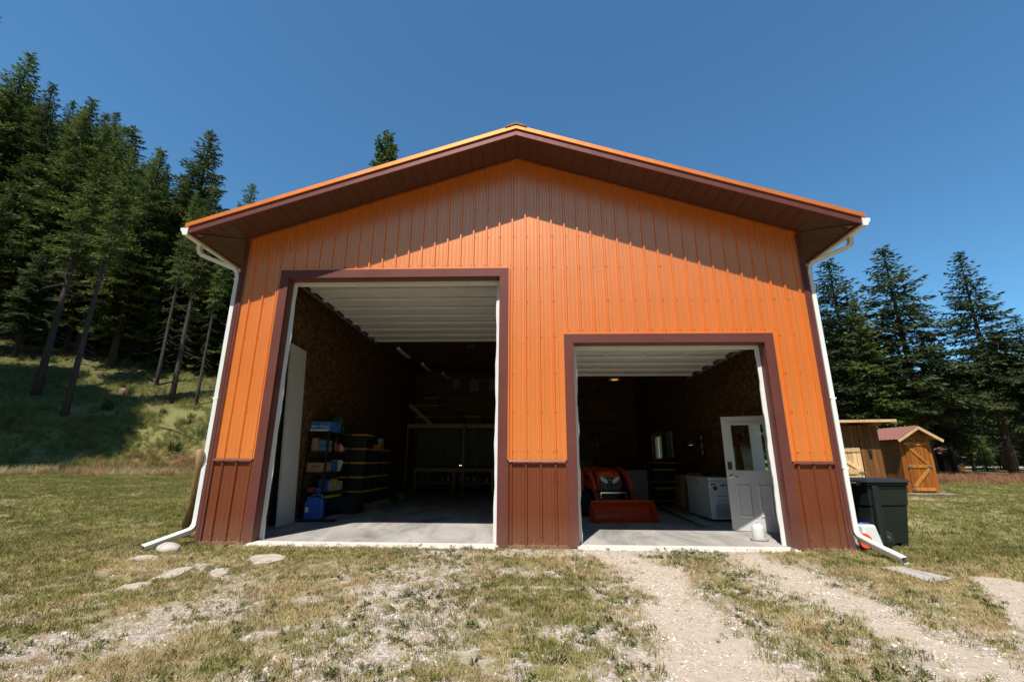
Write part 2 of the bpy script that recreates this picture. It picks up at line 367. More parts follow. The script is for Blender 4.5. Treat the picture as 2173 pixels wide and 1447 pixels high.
# wheel tracks and gravel, from where they lie on the ground
def line_of(pxs): return [onZ(a, b, -0.02)[:2] for a, b in pxs]
TRACKS = [line_of([(1300,1180),(1390,1215),(1450,1300),(1530,1447),(1640,1700)]), line_of([(1560,1175),(1660,1215),(1790,1275),(1960,1350),(2150,1440),(2500,1600)])]
def dist_poly(x, y, pts):
    d = np.full(np.shape(x), 1e9)
    for a, b in zip(pts[:-1], pts[1:]):
        ab = b-a; t = np.clip(((x-a[0])*ab[0]+(y-a[1])*ab[1])/(ab@ab), 0, 1)
        d = np.minimum(d, np.hypot(x-a[0]-t*ab[0], y-a[1]-t*ab[1]))
    return d
LGRAV = line_of([(985,1172),(930,1215),(860,1300),(780,1380),(640,1460)]); LGRAV2 = line_of([(560,1240),(400,1300),(250,1350),(60,1390),(-200,1420)])
STRIP = line_of([(880,1176),(1040,1172),(1240,1176),(1420,1178),(1600,1176)])
RPATH = line_of([(2130,1235),(2173,1290),(2300,1400)])
def masks(x, y):
    """bare sandy track, loose gravel, green, red seed-head grass, forest floor; all 0..1"""
    wob = (fbm(x*1.3, y*1.3)-.5)*.55
    d1 = dist_poly(x, y, TRACKS[0]); d2 = dist_poly(x, y, TRACKS[1])
    bare = np.maximum(sstep(.50, .04, d1+wob*1.3), sstep(.48, .02, d2+wob*1.3))*(.72+.5*fbm(x*5+9, y*5+1, 3))
    bare = np.clip(bare, 0, 1)
    bare = np.maximum(bare, sstep(.32, .1, dist_poly(x, y, RPATH)+wob*.5))
    g = sstep(.85, .1, dist_poly(x, y, LGRAV)+wob*1.6)*.85
    g = np.maximum(g, sstep(.6, .05, dist_poly(x, y, LGRAV2)+wob*1.6)*.7)
    g = np.maximum(g, sstep(.33, .1, dist_poly(x, y, STRIP)+wob*.8))
    g = np.maximum(g, sstep(1.1, .3, np.minimum(d1, d2)+wob)*.55)
    front = sstep(-.3, -1.6, y)*sstep(6.5, 4.0, np.abs(x))
    g = np.maximum(g, front*sstep(.42, .66, fbm(x*2.1+7, y*2.1+3)*.55+fbm(x*9+2, y*9+5, 3)*.45)*.85)
    g = g*(.55+.9*fbm(x*11+1, y*11+4, 3))
    g = np.where(y > .3, 0, g)
    green = sstep(.36, .66, fbm(x*.8+11, y*.8+5)*.55+fbm(x*5+3, y*5+9, 3)*.45+.10*sstep(4, 6.5, np.abs(x)))
    green = np.maximum(green, np.exp(-((x+2.6)**2/2.2+(y+.75)**2/.18))*.95)
    u = (x-TOE0[0])*TOEN[0]+(y-TOE0[1])*TOEN[1]
    red = np.exp(-((u-1.0)/1.6)**2)*sstep(-21, -16.5, x)*sstep(2, -4, x)*sstep(.40, .66, fbm(x*.9+5, y*.9+2))*.85
    far = np.hypot(x-16, y-16)
    red = np.maximum(red, sstep(14.5, 17, y)*sstep(22, 19, y)*sstep(6, 10, x)*.8)
    green = np.maximum(green, sstep(.2, 2.5, u)*.95)
    forest = sstep(5, 9, u+(fbm(x*.3, y*.3)-.5)*5)
    forest = np.maximum(forest, sstep(21, 24, y)*sstep(40, 36, y)*sstep(2, 8, x)*.6)
    return bare, g, green, red, forest
ny, nx = GX.shape
me = bpy.data.meshes.new('ground')
me.vertices.add(nx*ny); me.vertices.foreach_set('co', np.stack([GX, GY, GZ], -1).ravel())
ii = (np.arange(ny-1)[:,None]*nx+np.arange(nx-1)[None,:]).ravel()
quads = np.stack([ii, ii+1, ii+nx+1, ii+nx], -1)
me.loops.add(quads.size); me.loops.foreach_set('vertex_index', quads.ravel())
me.polygons.add(len(quads)); me.polygons.foreach_set('loop_start', np.arange(len(quads))*4)
me.polygons.foreach_set('use_smooth', np.ones(len(quads), bool))
me.update(); me.validate()
mk = masks(GX.ravel(), GY.ravel())
for nm, cols in (('cover', (mk[0], mk[1], mk[2])), ('cover2', (mk[3], mk[4], mk[4]*0))):
    at = me.attributes.new(nm, 'FLOAT_COLOR', 'POINT')
    at.data.foreach_set('color', np.stack([*cols, np.ones(nx*ny)], -1).astype(np.float32).ravel())
def ground_mat():
    mt, nt, b = new_mat('turf_gravel_and_litter'); b.inputs['Roughness'].default_value = 0.95; b.inputs['Specular IOR Level'].default_value = 0.1
    L = nt.links.new; ge = N(nt, 'ShaderNodeNewGeometry')
    def noise(scale, det=6, rough=.65, dist=0):
        n = N(nt, 'ShaderNodeTexNoise'); n.inputs['Scale'].default_value = scale; n.inputs['Detail'].default_value = det
        n.inputs['Roughness'].default_value = rough; n.inputs['Distortion'].default_value = dist; L(ge.outputs['Position'], n.inputs[0]); return n
    def ramp(src, *st):
        r = N(nt, 'ShaderNodeValToRGB'); cr = r.color_ramp
        for i, (p, c) in enumerate(st):
            e = cr.elements[i] if i < 2 else cr.elements.new(p)
            e.position = p; e.color = (*c, 1)
        L(src, r.inputs[0]); return r.outputs[0]
    def mix(f, a, bb):
        mx = N(nt, 'ShaderNodeMix', data_type='RGBA'); L(f, mx.inputs[0]); L(a, mx.inputs[6]); L(bb, mx.inputs[7]); return mx.outputs[2]
    def math_(op, a, v):
        q = N(nt, 'ShaderNodeMath', operation=op); L(a, q.inputs[0])
        if isinstance(v, (int, float)): q.inputs[1].default_value = v
        else: L(v, q.inputs[1])
        return q.outputs[0]
    c1 = N(nt, 'ShaderNodeAttribute', attribute_name='cover'); s1 = N(nt, 'ShaderNodeSeparateColor'); L(c1.outputs['Color'], s1.inputs[0])
    c2 = N(nt, 'ShaderNodeAttribute', attribute_name='cover2'); s2 = N(nt, 'ShaderNodeSeparateColor'); L(c2.outputs['Color'], s2.inputs[0])
    fine = noise(38, 5); mid = noise(5, 8, .7); big = noise(.6, 6)
    dry = ramp(fine.outputs[0], (.3, (.25,.195,.11)), (.7, (.42,.34,.21)))
    grn = ramp(fine.outputs[0], (.3, (.115,.118,.034)), (.7, (.215,.205,.072)))
    gm = math_('ADD', math_('MULTIPLY', s1.outputs[2], .95), math_('MULTIPLY', math_('SUBTRACT', noise(14, 6, .7).outputs[0], .5), 1.5))
    gcl = N(nt, 'ShaderNodeClamp'); L(gm, gcl.inputs[0])
    turf = mix(gcl.outputs[0], dry, grn)
    redc = ramp(fine.outputs[0], (.3, (.22,.10,.055)), (.7, (.36,.19,.10)))
    turf = mix(math_('MULTIPLY', s2.outputs[0], .8), turf, redc)
    lit = ramp(mid.outputs[0], (.35, (.055,.04,.024)), (.52, (.10,.095,.03)), (.68, (.15,.16,.045)))
    turf = mix(s2.outputs[1], turf, lit)
    vo = N(nt, 'ShaderNodeTexVoronoi'); vo.inputs['Scale'].default_value = 34; L(ge.outputs['Position'], vo.inputs[0])
    vb = N(nt, 'ShaderNodeRGBToBW'); L(vo.outputs['Color'], vb.inputs[0])
    grav = ramp(vb.outputs[0], (.1, (.25,.21,.17)), (.9, (.52,.465,.40)), (.5, (.38,.325,.27)))
    gf = math_('ADD', s1.outputs[1], math_('MULTIPLY', math_('SUBTRACT', noise(18, 5, .7).outputs[0], .5), 1.2))
    gs = N(nt, 'ShaderNodeMapRange'); gs.inputs[1].default_value = .22; gs.inputs[2].default_value = .62; L(gf, gs.inputs[0])
    col = mix(gs.outputs[0], turf, grav)
    sand = ramp(noise(16, 8, .75).outputs[0], (.3, (.36,.29,.22)), (.7, (.54,.455,.36)))
    bf = math_('ADD', s1.outputs[0], math_('MULTIPLY', math_('SUBTRACT', mid.outputs[0], .5), .7))
    bs = N(nt, 'ShaderNodeMapRange'); bs.inputs[1].default_value = .25; bs.inputs[2].default_value = .75; L(bf, bs.inputs[0])
    col = mix(bs.outputs[0], col, sand)
    L(col, b.inputs['Base Color'])
    bp = N(nt, 'ShaderNodeBump'); bp.inputs['Strength'].default_value = .7; bp.inputs['Distance'].default_value = .025
    hh = math_('ADD', fine.outputs[0], math_('MULTIPLY', vb.outputs[0], .5)); L(hh, bp.inputs['Height']); L(bp.outputs[0], b.inputs['Normal'])
    return mt
gr = link('ground', me, ground_mat()); gr['kind'] = 'structure'

# ================================================================== BUILDING
HW = 4.877; ZA = 6.66; ZE = 5.064; MS = (ZA-ZE)/HW; OV = 0.65; XO = 5.46; DEPTH = 12.2; ZW = 1.24
D1 = (-3.994, -0.290, 4.297); D2 = (0.935, 4.014, 3.103); TW = 0.15
RIB = 0.2286; R0 = -0.079
def roofz(x): return ZA-MS*abs(x)
bld = thing('workshop_building', 'large orange metal workshop with brown wainscot, gable roof and two open overhead doors', 'building')
def rib_profile(xa, xb):
    """(x, depth) points of ribbed steel between xa and xb"""
    pts = [(xa, None), (xb, None)]
    i0 = int(math.floor((xa-R0)/RIB))-1; i1 = int(math.ceil((xb-R0)/RIB))+1
    raw = []
    for i in range(i0, i1+1):
        c = R0+i*RIB
        raw += [(c-.025, 0), (c-.012, .027), (c+.012, .027), (c+.025, 0)]
        for k in (1, 2):
            cc = c+RIB*k/3
            raw += [(cc-.010, 0), (cc-.004, .0035), (cc+.004, .0035), (cc+.010, 0)]
    raw.sort()
    xs = [p[0] for p in raw]; ds = [p[1] for p in raw]
    out = [(xa, float(np.interp(xa, xs, ds)))]+[p for p in raw if xa+1e-4 < p[0] < xb-1e-4]+[(xb, float(np.interp(xb, xs, ds)))]
    return out
def siding(name, mat, xa, xb, zb, zt, parent, y0=-0.002):
    """zb, zt functions of x"""
    pr = rib_profile(xa, xb); b = MB()
    vs = []; fs = []
    for x, d in pr: vs += [(x, y0-d, zb(x)), (x, y0-d, zt(x))]
    for i in range(len(pr)-1): fs.append((2*i, 2*i+2, 2*i+3, 2*i+1))
    b.add(vs, fs)
    return b.build(name, mat, parent)
edges = sorted(set([-HW+.02, HW-.02]+[R0+(3+4*k)*RIB for k in range(-6, 6) if -HW+.1 < R0+(3+4*k)*RIB < HW-.1]))
def zbot(x):
    for d in (D1, D2):
        if d[0]-TW < x < d[1]+TW: return d[2]+TW
    return ZW
dedges = [D1[0]-TW, D1[1]+TW, D2[0]-TW, D2[1]+TW]
for a, b_ in zip(edges[:-1], edges[1:]):
    cuts = [a]+[e for e in dedges if a+.01 < e < b_-.01]+[b_]
    mb = MB()
    for c0, c1 in zip(cuts[:-1], cuts[1:]):
        sub = [c0]+([0.0] if c0 < 0 < c1 else [])+[c1]
        for s0, s1 in zip(sub[:-1], sub[1:]):
            bot = zbot((s0+s1)/2); pr = rib_profile(s0, s1); vs = []; fs = []
            for x, d in pr: vs += [(x, -.002-d, bot), (x, -.002-d, roofz(x)-.01)]
            for i in range(len(pr)-1): fs.append((2*i, 2*i+2, 2*i+3, 2*i+1))
            mb.add(vs, fs)
    mb.build('siding_panel', ORANGE, bld)
    for c0, c1 in zip(cuts[:-1], cuts[1:]):
        if zbot((c0+c1)/2) == ZW: siding('wainscot_panel', BROWN, c0, c1, lambda x: 0.03, lambda x: ZW-.035, bld)
# screws: rows of hex heads
sb = MB()
def screw(x, z, y=-.004):
    n = 6; r_ = .0075
    vs = [(x+r_*math.cos(6.283*k/n), y, z+r_*math.sin(6.283*k/n)) for k in range(n)]+[(x+r_*.7*math.cos(6.283*k/n), y-.006, z+r_*.7*math.sin(6.283*k/n)) for k in range(n)]
    sb.add(vs, [tuple(range(n, 2*n))]+[(k, (k+1)%n, n+(k+1)%n, n+k) for k in range(n)])
for i in range(-21, 23):
    x = R0+i*RIB+.036
    if abs(x) > HW-.14: continue
    dbl = (i-3) % 4 == 0
    for z in (0.14, 0.95, 1.37, 1.98, 2.6, 3.22, 3.84, 4.46, 5.05, 5.6, 6.2):
        if z > roofz(x)-.08 or (z < ZW and zbot(x) != ZW) or (z >= ZW and z < zbot(x)+.03): continue
        if any(d[0]-TW-.03 < x < d[1]+TW+.03 and z < d[2]+TW+.03 for d in (D1, D2)): continue
        zz = z+random.uniform(-.004, .004)
        screw(x, zz); 
        if dbl: screw(x-.036, zz, -.030)
        if z in (0.14, 1.37): screw(x+RIB-.072, zz)
    for d in (D1, D2):
        if d[0]-TW < x < d[1]+TW:
            screw(x, d[2]+TW+.07); screw(x+RIB-.072, d[2]+TW+.07)
s_ = sb.build('screws', SCREW, bld); s_['kind'] = 'stuff'
# wall core behind the steel
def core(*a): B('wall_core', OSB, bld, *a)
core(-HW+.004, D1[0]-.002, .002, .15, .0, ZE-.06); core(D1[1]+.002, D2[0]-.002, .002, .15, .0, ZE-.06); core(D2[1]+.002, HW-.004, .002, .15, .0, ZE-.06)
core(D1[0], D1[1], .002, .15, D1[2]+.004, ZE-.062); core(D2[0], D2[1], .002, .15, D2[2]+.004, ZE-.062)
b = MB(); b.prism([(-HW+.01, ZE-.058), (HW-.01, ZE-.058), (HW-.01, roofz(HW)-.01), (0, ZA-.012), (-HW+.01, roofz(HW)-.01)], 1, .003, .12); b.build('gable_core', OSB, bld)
# trims round the door openings: mitred casing, returns into the opening, J-channel, white stops
for (xl, xr, zt) in (D1, D2):
    y0, y1 = -.038, -.004
    for pl in ([(xl-TW, 0), (xl, 0), (xl, zt), (xl-TW, zt+TW)], [(xr, 0), (xr+TW, 0), (xr+TW, zt+TW), (xr, zt)]):
        piece('door_casing', TRIM, bld, 'prism', pl, 1, y0, y1)
    piece('door_casing', TRIM, bld, 'prism', [(xl-TW+.001, zt+TW), (xl+.001, zt+.001), (xr-.001, zt+.001), (xr+TW-.001, zt+TW)], 1, y0-.0015, y1)
    B('jamb_return', TRIM, bld, xl-.012, xl+.004, y1+.001, .205, 0, zt); B('jamb_return', TRIM, bld, xr-.004, xr+.012, y1+.001, .205, 0, zt)
    B('head_return', TRIM, bld, xl+.005, xr-.005, y1+.001, .205, zt-.004, zt+.012)
    J = .022
    B('edge_channel', ORANGE, bld, xl-TW-J, xr+TW+J, -.034, -.003, zt+TW+.002, zt+TW+J)
    for xa in (xl-TW-J, xr+TW+.002): B('edge_channel', ORANGE, bld, xa, xa+J-.002, -.034, -.003, ZW, zt+TW+.001)
    for xa in (xl-TW-J, xr+TW+.002): B('edge_channel', BROWN, bld, xa, xa+J-.002, -.034, -.003, .02, ZW-.04)
    def wavy(x0, sgn, nm):
        n = 26; vs = []; fs = []
        for i in range(n+1):
            z = .03+(zt-.06)*i/n; e = .012*math.sin(i*.9+x0)+.006*math.sin(i*2.3)
            xi = x0+sgn*(.058+e*.6)
            for (x, y) in ((x0, .155), (xi, .155+.012), (xi, .188), (x0, .204)): vs.append((x, y, z))
        for i in range(n):
            for j in range(4):
                fs.append((i*4+j, i*4+(j+1)%4, i*4+4+(j+1)%4, i*4+4+j))
        bb = MB(); bb.add(vs, fs); bb.build(nm, VINYL, bld)
    wavy(xl+.0045, 1, 'door_stop'); wavy(xr-.0045, -1, 'door_stop')
    B('head_stop', VINYL, bld, xl+.005, xr-.005, .155, .204, zt-.068, zt-.005, .008)
# corner trims, base trim, wainscot flashing
for s in (-1, 1):
    x0, x1 = sorted((s*(HW-.085), s*(HW+.012)))
    B('corner_trim', TRIM, bld, x0, x1, -.028, -.0235, .0, ZE-.03)
    xa, xb = sorted((s*(HW+.0075), s*(HW+.0125)))
    B('corner_trim', TRIM, bld, xa, xb, -.0234, .12, .0, ZE-.03)
    xa, xb = sorted((s*(HW-.042), s*(HW-.032)))
    B('corner_bead', TRIM, bld, xa, xb, -.036, -.0285, .0, ZE-.03)
for a, c in ((-HW+.087, D1[0]-TW-.023), (D1[1]+TW+.023, D2[0]-TW-.023), (D2[1]+TW+.023, HW-.087)):
    b = MB(); b.prism([(-.0295, ZW-.034), (-.0445, ZW-.034), (-.0445, ZW-.026), (-.032, ZW+.004), (-.0295, ZW+.004)], 0, a, c); b.build('wainscot_flashing', TRIM, bld)
    b = MB(); b.prism([(-.004, .03), (-.030, .022), (-.034, .008), (-.034, -.01), (-.004, -.01)], 0, a-.02, c+.02); b.build('base_trim', TRIM, bld)
# side and back walls
def wall_ribs(name, a, c, fn, mat, zb, zt):
    n = int(abs(c-a)/RIB); vs = []; fs = []; pr = []
    for i in range(n):
        t = a+RIB*i
        pr += [(t, 0), (t+.09, 0), (t+.103, .019), (t+.125, .019), (t+.138, 0)]
    pr.append((c, 0))
    for t, d in pr: vs += [fn(t, d, zb), fn(t, d, zt)]
    for i in range(len(pr)-1): fs.append((2*i, 2*i+2, 2*i+3, 2*i+1))
    b = MB(); b.add(vs, fs); return b.build(name, mat, bld)
DY = (1.36, 2.30, 2.10); WY = (8.62, 9.80, 1.30, 2.14)     # side door and window in the right wall
for s in (-1, 1):
    segs = [(.02, DEPTH, ZW, ZE)] if s < 0 else [(.02, DY[0], ZW, ZE), (DY[0], DY[1], DY[2], ZE), (DY[1], WY[0], ZW, ZE), (WY[0], WY[1], WY[3], ZE), (WY[1], DEPTH, ZW, ZE)]
    low = [(.02, DEPTH, .02, ZW)] if s < 0 else [(.02, DY[0], .02, ZW), (DY[1], DEPTH, .02, ZW)]
    for a, c, z0, z1 in segs: wall_ribs('side_siding', a, c, lambda t, d, z: (s*(HW+d), t, z), ORANGE, z0, z1)
    for a, c, z0, z1 in low: wall_ribs('side_wainscot', a, c, lambda t, d, z: (s*(HW+d), t, z), BROWN, z0, z1)
b = MB(); b.prism([(-HW, 0), (HW, 0), (HW, ZE-.02), (0, ZA-.02), (-HW, ZE-.02)], 1, DEPTH-.02, DEPTH); b.build('back_wall', ORANGE, bld)
# interior lining of OSB sheets
IW = 4.70
def sheets(parent, axis, at, a0, a1, zmax, holes=(), th=.011):
    t = a0
    while t < a1-.01:
        t2 = min(t+1.22, a1); z = .04
        while z < zmax-.01:
            z2 = min(z+2.44, zmax)
            cells = [(t+.002, t2-.002, z+.002, z2-.002)]
            for (h0, h1, k0, k1) in holes:
                nc = []
                for (p0, p1, q0, q1) in cells:
                    if h1 <= p0 or h0 >= p1 or k1 <= q0 or k0 >= q1: nc.append((p0, p1, q0, q1)); continue
                    if h0 > p0: nc.append((p0, h0, q0, q1))
                    if h1 < p1: nc.append((h1, p1, q0, q1))
                    l, r2 = max(p0, h0), min(p1, h1)
                    if k0 > q0: nc.append((l, r2, q0, k0))
                    if k1 < q1: nc.append((l, r2, k1, q1))
                cells = nc
            for (p0, p1, q0, q1) in cells:
                if axis == 0: B('strand_board_sheet', OSB, parent, min(at, at+th), max(at, at+th), p0, p1, q0, q1)
                else: B('strand_board_sheet', OSB, parent, p0, p1, at, at+abs(th), q0, q1)
            z = z2
        t = t2
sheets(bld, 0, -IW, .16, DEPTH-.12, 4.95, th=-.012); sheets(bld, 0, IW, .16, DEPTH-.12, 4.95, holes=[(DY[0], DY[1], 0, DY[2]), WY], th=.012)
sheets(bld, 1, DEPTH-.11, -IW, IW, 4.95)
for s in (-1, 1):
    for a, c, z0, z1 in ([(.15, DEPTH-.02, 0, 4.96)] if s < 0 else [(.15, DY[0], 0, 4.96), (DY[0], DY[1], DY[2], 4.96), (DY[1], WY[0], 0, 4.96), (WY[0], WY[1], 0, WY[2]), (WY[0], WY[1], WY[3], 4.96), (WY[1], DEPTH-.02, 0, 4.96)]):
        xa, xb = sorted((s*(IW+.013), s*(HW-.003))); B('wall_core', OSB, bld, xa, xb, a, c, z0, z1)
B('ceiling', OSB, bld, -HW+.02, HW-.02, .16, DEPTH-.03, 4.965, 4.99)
# window in the right wall
wn = MB()
for q in ((WY[0], WY[1], WY[2], WY[2]+.05), (WY[0], WY[1], WY[3]-.05, WY[3]), (WY[0], WY[0]+.05, WY[2]+.05, WY[3]-.05), (WY[1]-.05, WY[1], WY[2]+.05, WY[3]-.05), ((WY[0]+WY[1])/2-.02, (WY[0]+WY[1])/2+.02, WY[2]+.05, WY[3]-.05)):
    wn.box(HW-.09, HW+.01, q[0]+.001, q[1]-.001, q[2]+.001, q[3]-.001)
wo = wn.build('window', VINYL, bld)
B('pane', GLASS, wo, HW-.05, HW-.045, WY[0]+.05, WY[1]-.05, WY[2]+.05, WY[3]-.05)
for q in ((WY[0]-.08, WY[0]-.002, WY[2]-.08, WY[3]+.08), (WY[1]+.002, WY[1]+.08, WY[2]-.08, WY[3]+.08)):
    B('window_casing', LUMBERZ, wo, IW-.018, IW-.001, *q)
for q in ((WY[0], WY[1], WY[3]+.001, WY[3]+.08), (WY[0], WY[1], WY[2]-.08, WY[2]-.001)):
    B('window_casing', LUMBERZ, wo, IW-.02, IW-.001, *q)
# side door: jambs and the leaf, swung into the room
for q in ((DY[0]+.001, DY[0]+.035, 0.03, DY[2]-.001), (DY[1]-.035, DY[1]-.001, 0.03, DY[2]-.001), (DY[0]+.036, DY[1]-.036, DY[2]-.036, DY[2]-.001)):
    B('side_door_jamb', VINYL, bld, IW-.02, HW+.02, *q)
GREYDOOR = pm('door_leaf_paint', (0.56, 0.555, 0.54), 0.45, 0.04, 3)
leaf = MB(); LW, LH, LT = 0.86, 2.02, 0.044
gx0, gx1, gz0, gz1 = .14, .72, 1.02, 1.88
for q in ((0, gx0, 0, LH), (gx1, LW, 0, LH), (gx0, gx1, 0, gz0), (gx0, gx1, gz1, LH)):
    leaf.box(q[0], q[1], 0, LT, q[2], q[3])
for (a, c) in ((.13, .38), (.48, .73)):                    # raised panels below the glass
    for y_ in (-1, 1):
        f0 = 0 if y_ < 0 else LT
        o_ = [(a, .22), (c, .22), (c, .80), (a, .80)]; i_ = [(a+.035, .255), (c-.035, .255), (c-.035, .765), (a+.035, .765)]; k_ = [(a+.05, .27), (c-.05, .27), (c-.05, .75), (a+.05, .75)]
        vs = [(x, f0+y_*.001, z) for x, z in o_]+[(x, f0+y_*.014, z) for x, z in i_]+[(x, f0+y_*.006, z) for x, z in k_]
        leaf.add(vs, [(i, (i+1)%4, 4+(i+1)%4, 4+i) for i in range(4)]+[(4+i, 4+(i+1)%4, 8+(i+1)%4, 8+i) for i in range(4)]+[(8, 9, 10, 11)])
lo = leaf.build('side_door', GREYDOOR, bld)
lo.location = (4.685, 1.375, .04); lo.rotation_euler = (0, 0, math.atan2(.30, -.80))
fr = MB()
for y0, y1 in ((-.012, -.001), (LT+.001, LT+.012)):
    for q in ((gx0-.03, gx0+.02, gz0-.03, gz1+.03), (gx1-.02, gx1+.03, gz0-.03, gz1+.03), (gx0+.02, gx1-.02, gz0-.03, gz0+.02), (gx0+.02, gx1-.02, gz1-.02, gz1+.03)):
        fr.box(q[0], q[1], y0, y1, q[2], q[3], .004)
fr.build('glazing_frame', GREYDOOR, lo)
B('pane', GLASS, lo, gx0-.005, gx1+.005, LT/2-.004, LT/2+.004, gz0-.005, gz1+.005)
hb = MB()
for y_, s in ((LT, 1), (0, -1)):
    hb.tube([(LW-.07, y_, .93), (LW-.07, y_+s*.012, .93)], .032, 14); hb.tube([(LW-.07, y_+s*.012, .93), (LW-.07, y_+s*.05, .93), (LW-.10, y_+s*.055, .93), (LW-.19, y_+s*.055, .925)], .010, 8)
hb.build('lever_handle', CHROME, lo)
db = MB()
for y_, s in ((LT, 1), (0, -1)): db.box(LW-.105, LW-.035, min(y_, y_+s*.03), max(y_, y_+s*.03), 1.05, 1.19, .01)
db.build('keypad_lock', BLACK, lo)
# raised overhead doors: sections lie flat under the ceiling on their tracks
def raised_door(xl, xr, zt, L, n, parent):
    root = bpy.data.objects.new('overhead_door', None); COL.objects.link(root); root.parent = parent
    z0 = zt+.13; sl = L/n; y = .40
    for i in range(n):
        a, c = y+i*sl+.003, y+(i+1)*sl-.003; s = MB()
        s.prism([(a, z0), (a, z0+.045), (c, z0+.045), (c, z0), (c-.05, z0), (c-.06, z0+.016), (a+.06, z0+.016), (a+.05, z0)], 0, xl-.04, xr+.04)
        s.box(xl-.02, xr+.02, c-.13, c-.055, z0-.055, z0+.001)
        for k in range(5):
            xx = xl+.02+(xr-xl-.1)*k/4; s.box(xx, xx+.06, a+.05, c-.11, z0-.006, z0+.015)
        s.build('door_section', DOORWHITE, root)
    for xx in (xl-.10, xr+.07):
        t = MB(); o1 = 0 if xx < xr else .025
        t.box(xx, xx+.03, .16, y+L+.5, z0-.05, z0-.045); t.box(xx+o1, xx+o1+.005, .16, y+L+.5, z0-.046, z0+.03)
        t.box(xx+o1, xx+o1+.02, .15, .158, .05, z0-.02); t.box(xx+o1, xx+o1+.008, .158, .165, .05, z0-.048)
        for k in range(int(L/.28)): t.box(xx+.002, xx+.05, y+.1+k*.28, y+.16+k*.28, z0-.06, z0-.048)
        for yy in (y+1.2, y+L): t.box(xx+o1, xx+o1+.01, yy, yy+.03, z0+.025, 4.96)
        t.build('door_track', GALV, root)
    return root
raised_door(D1[0], D1[1], D1[2], 4.30, 8, bld); raised_door(D2[0], D2[1], D2[2], 3.06, 5, bld)
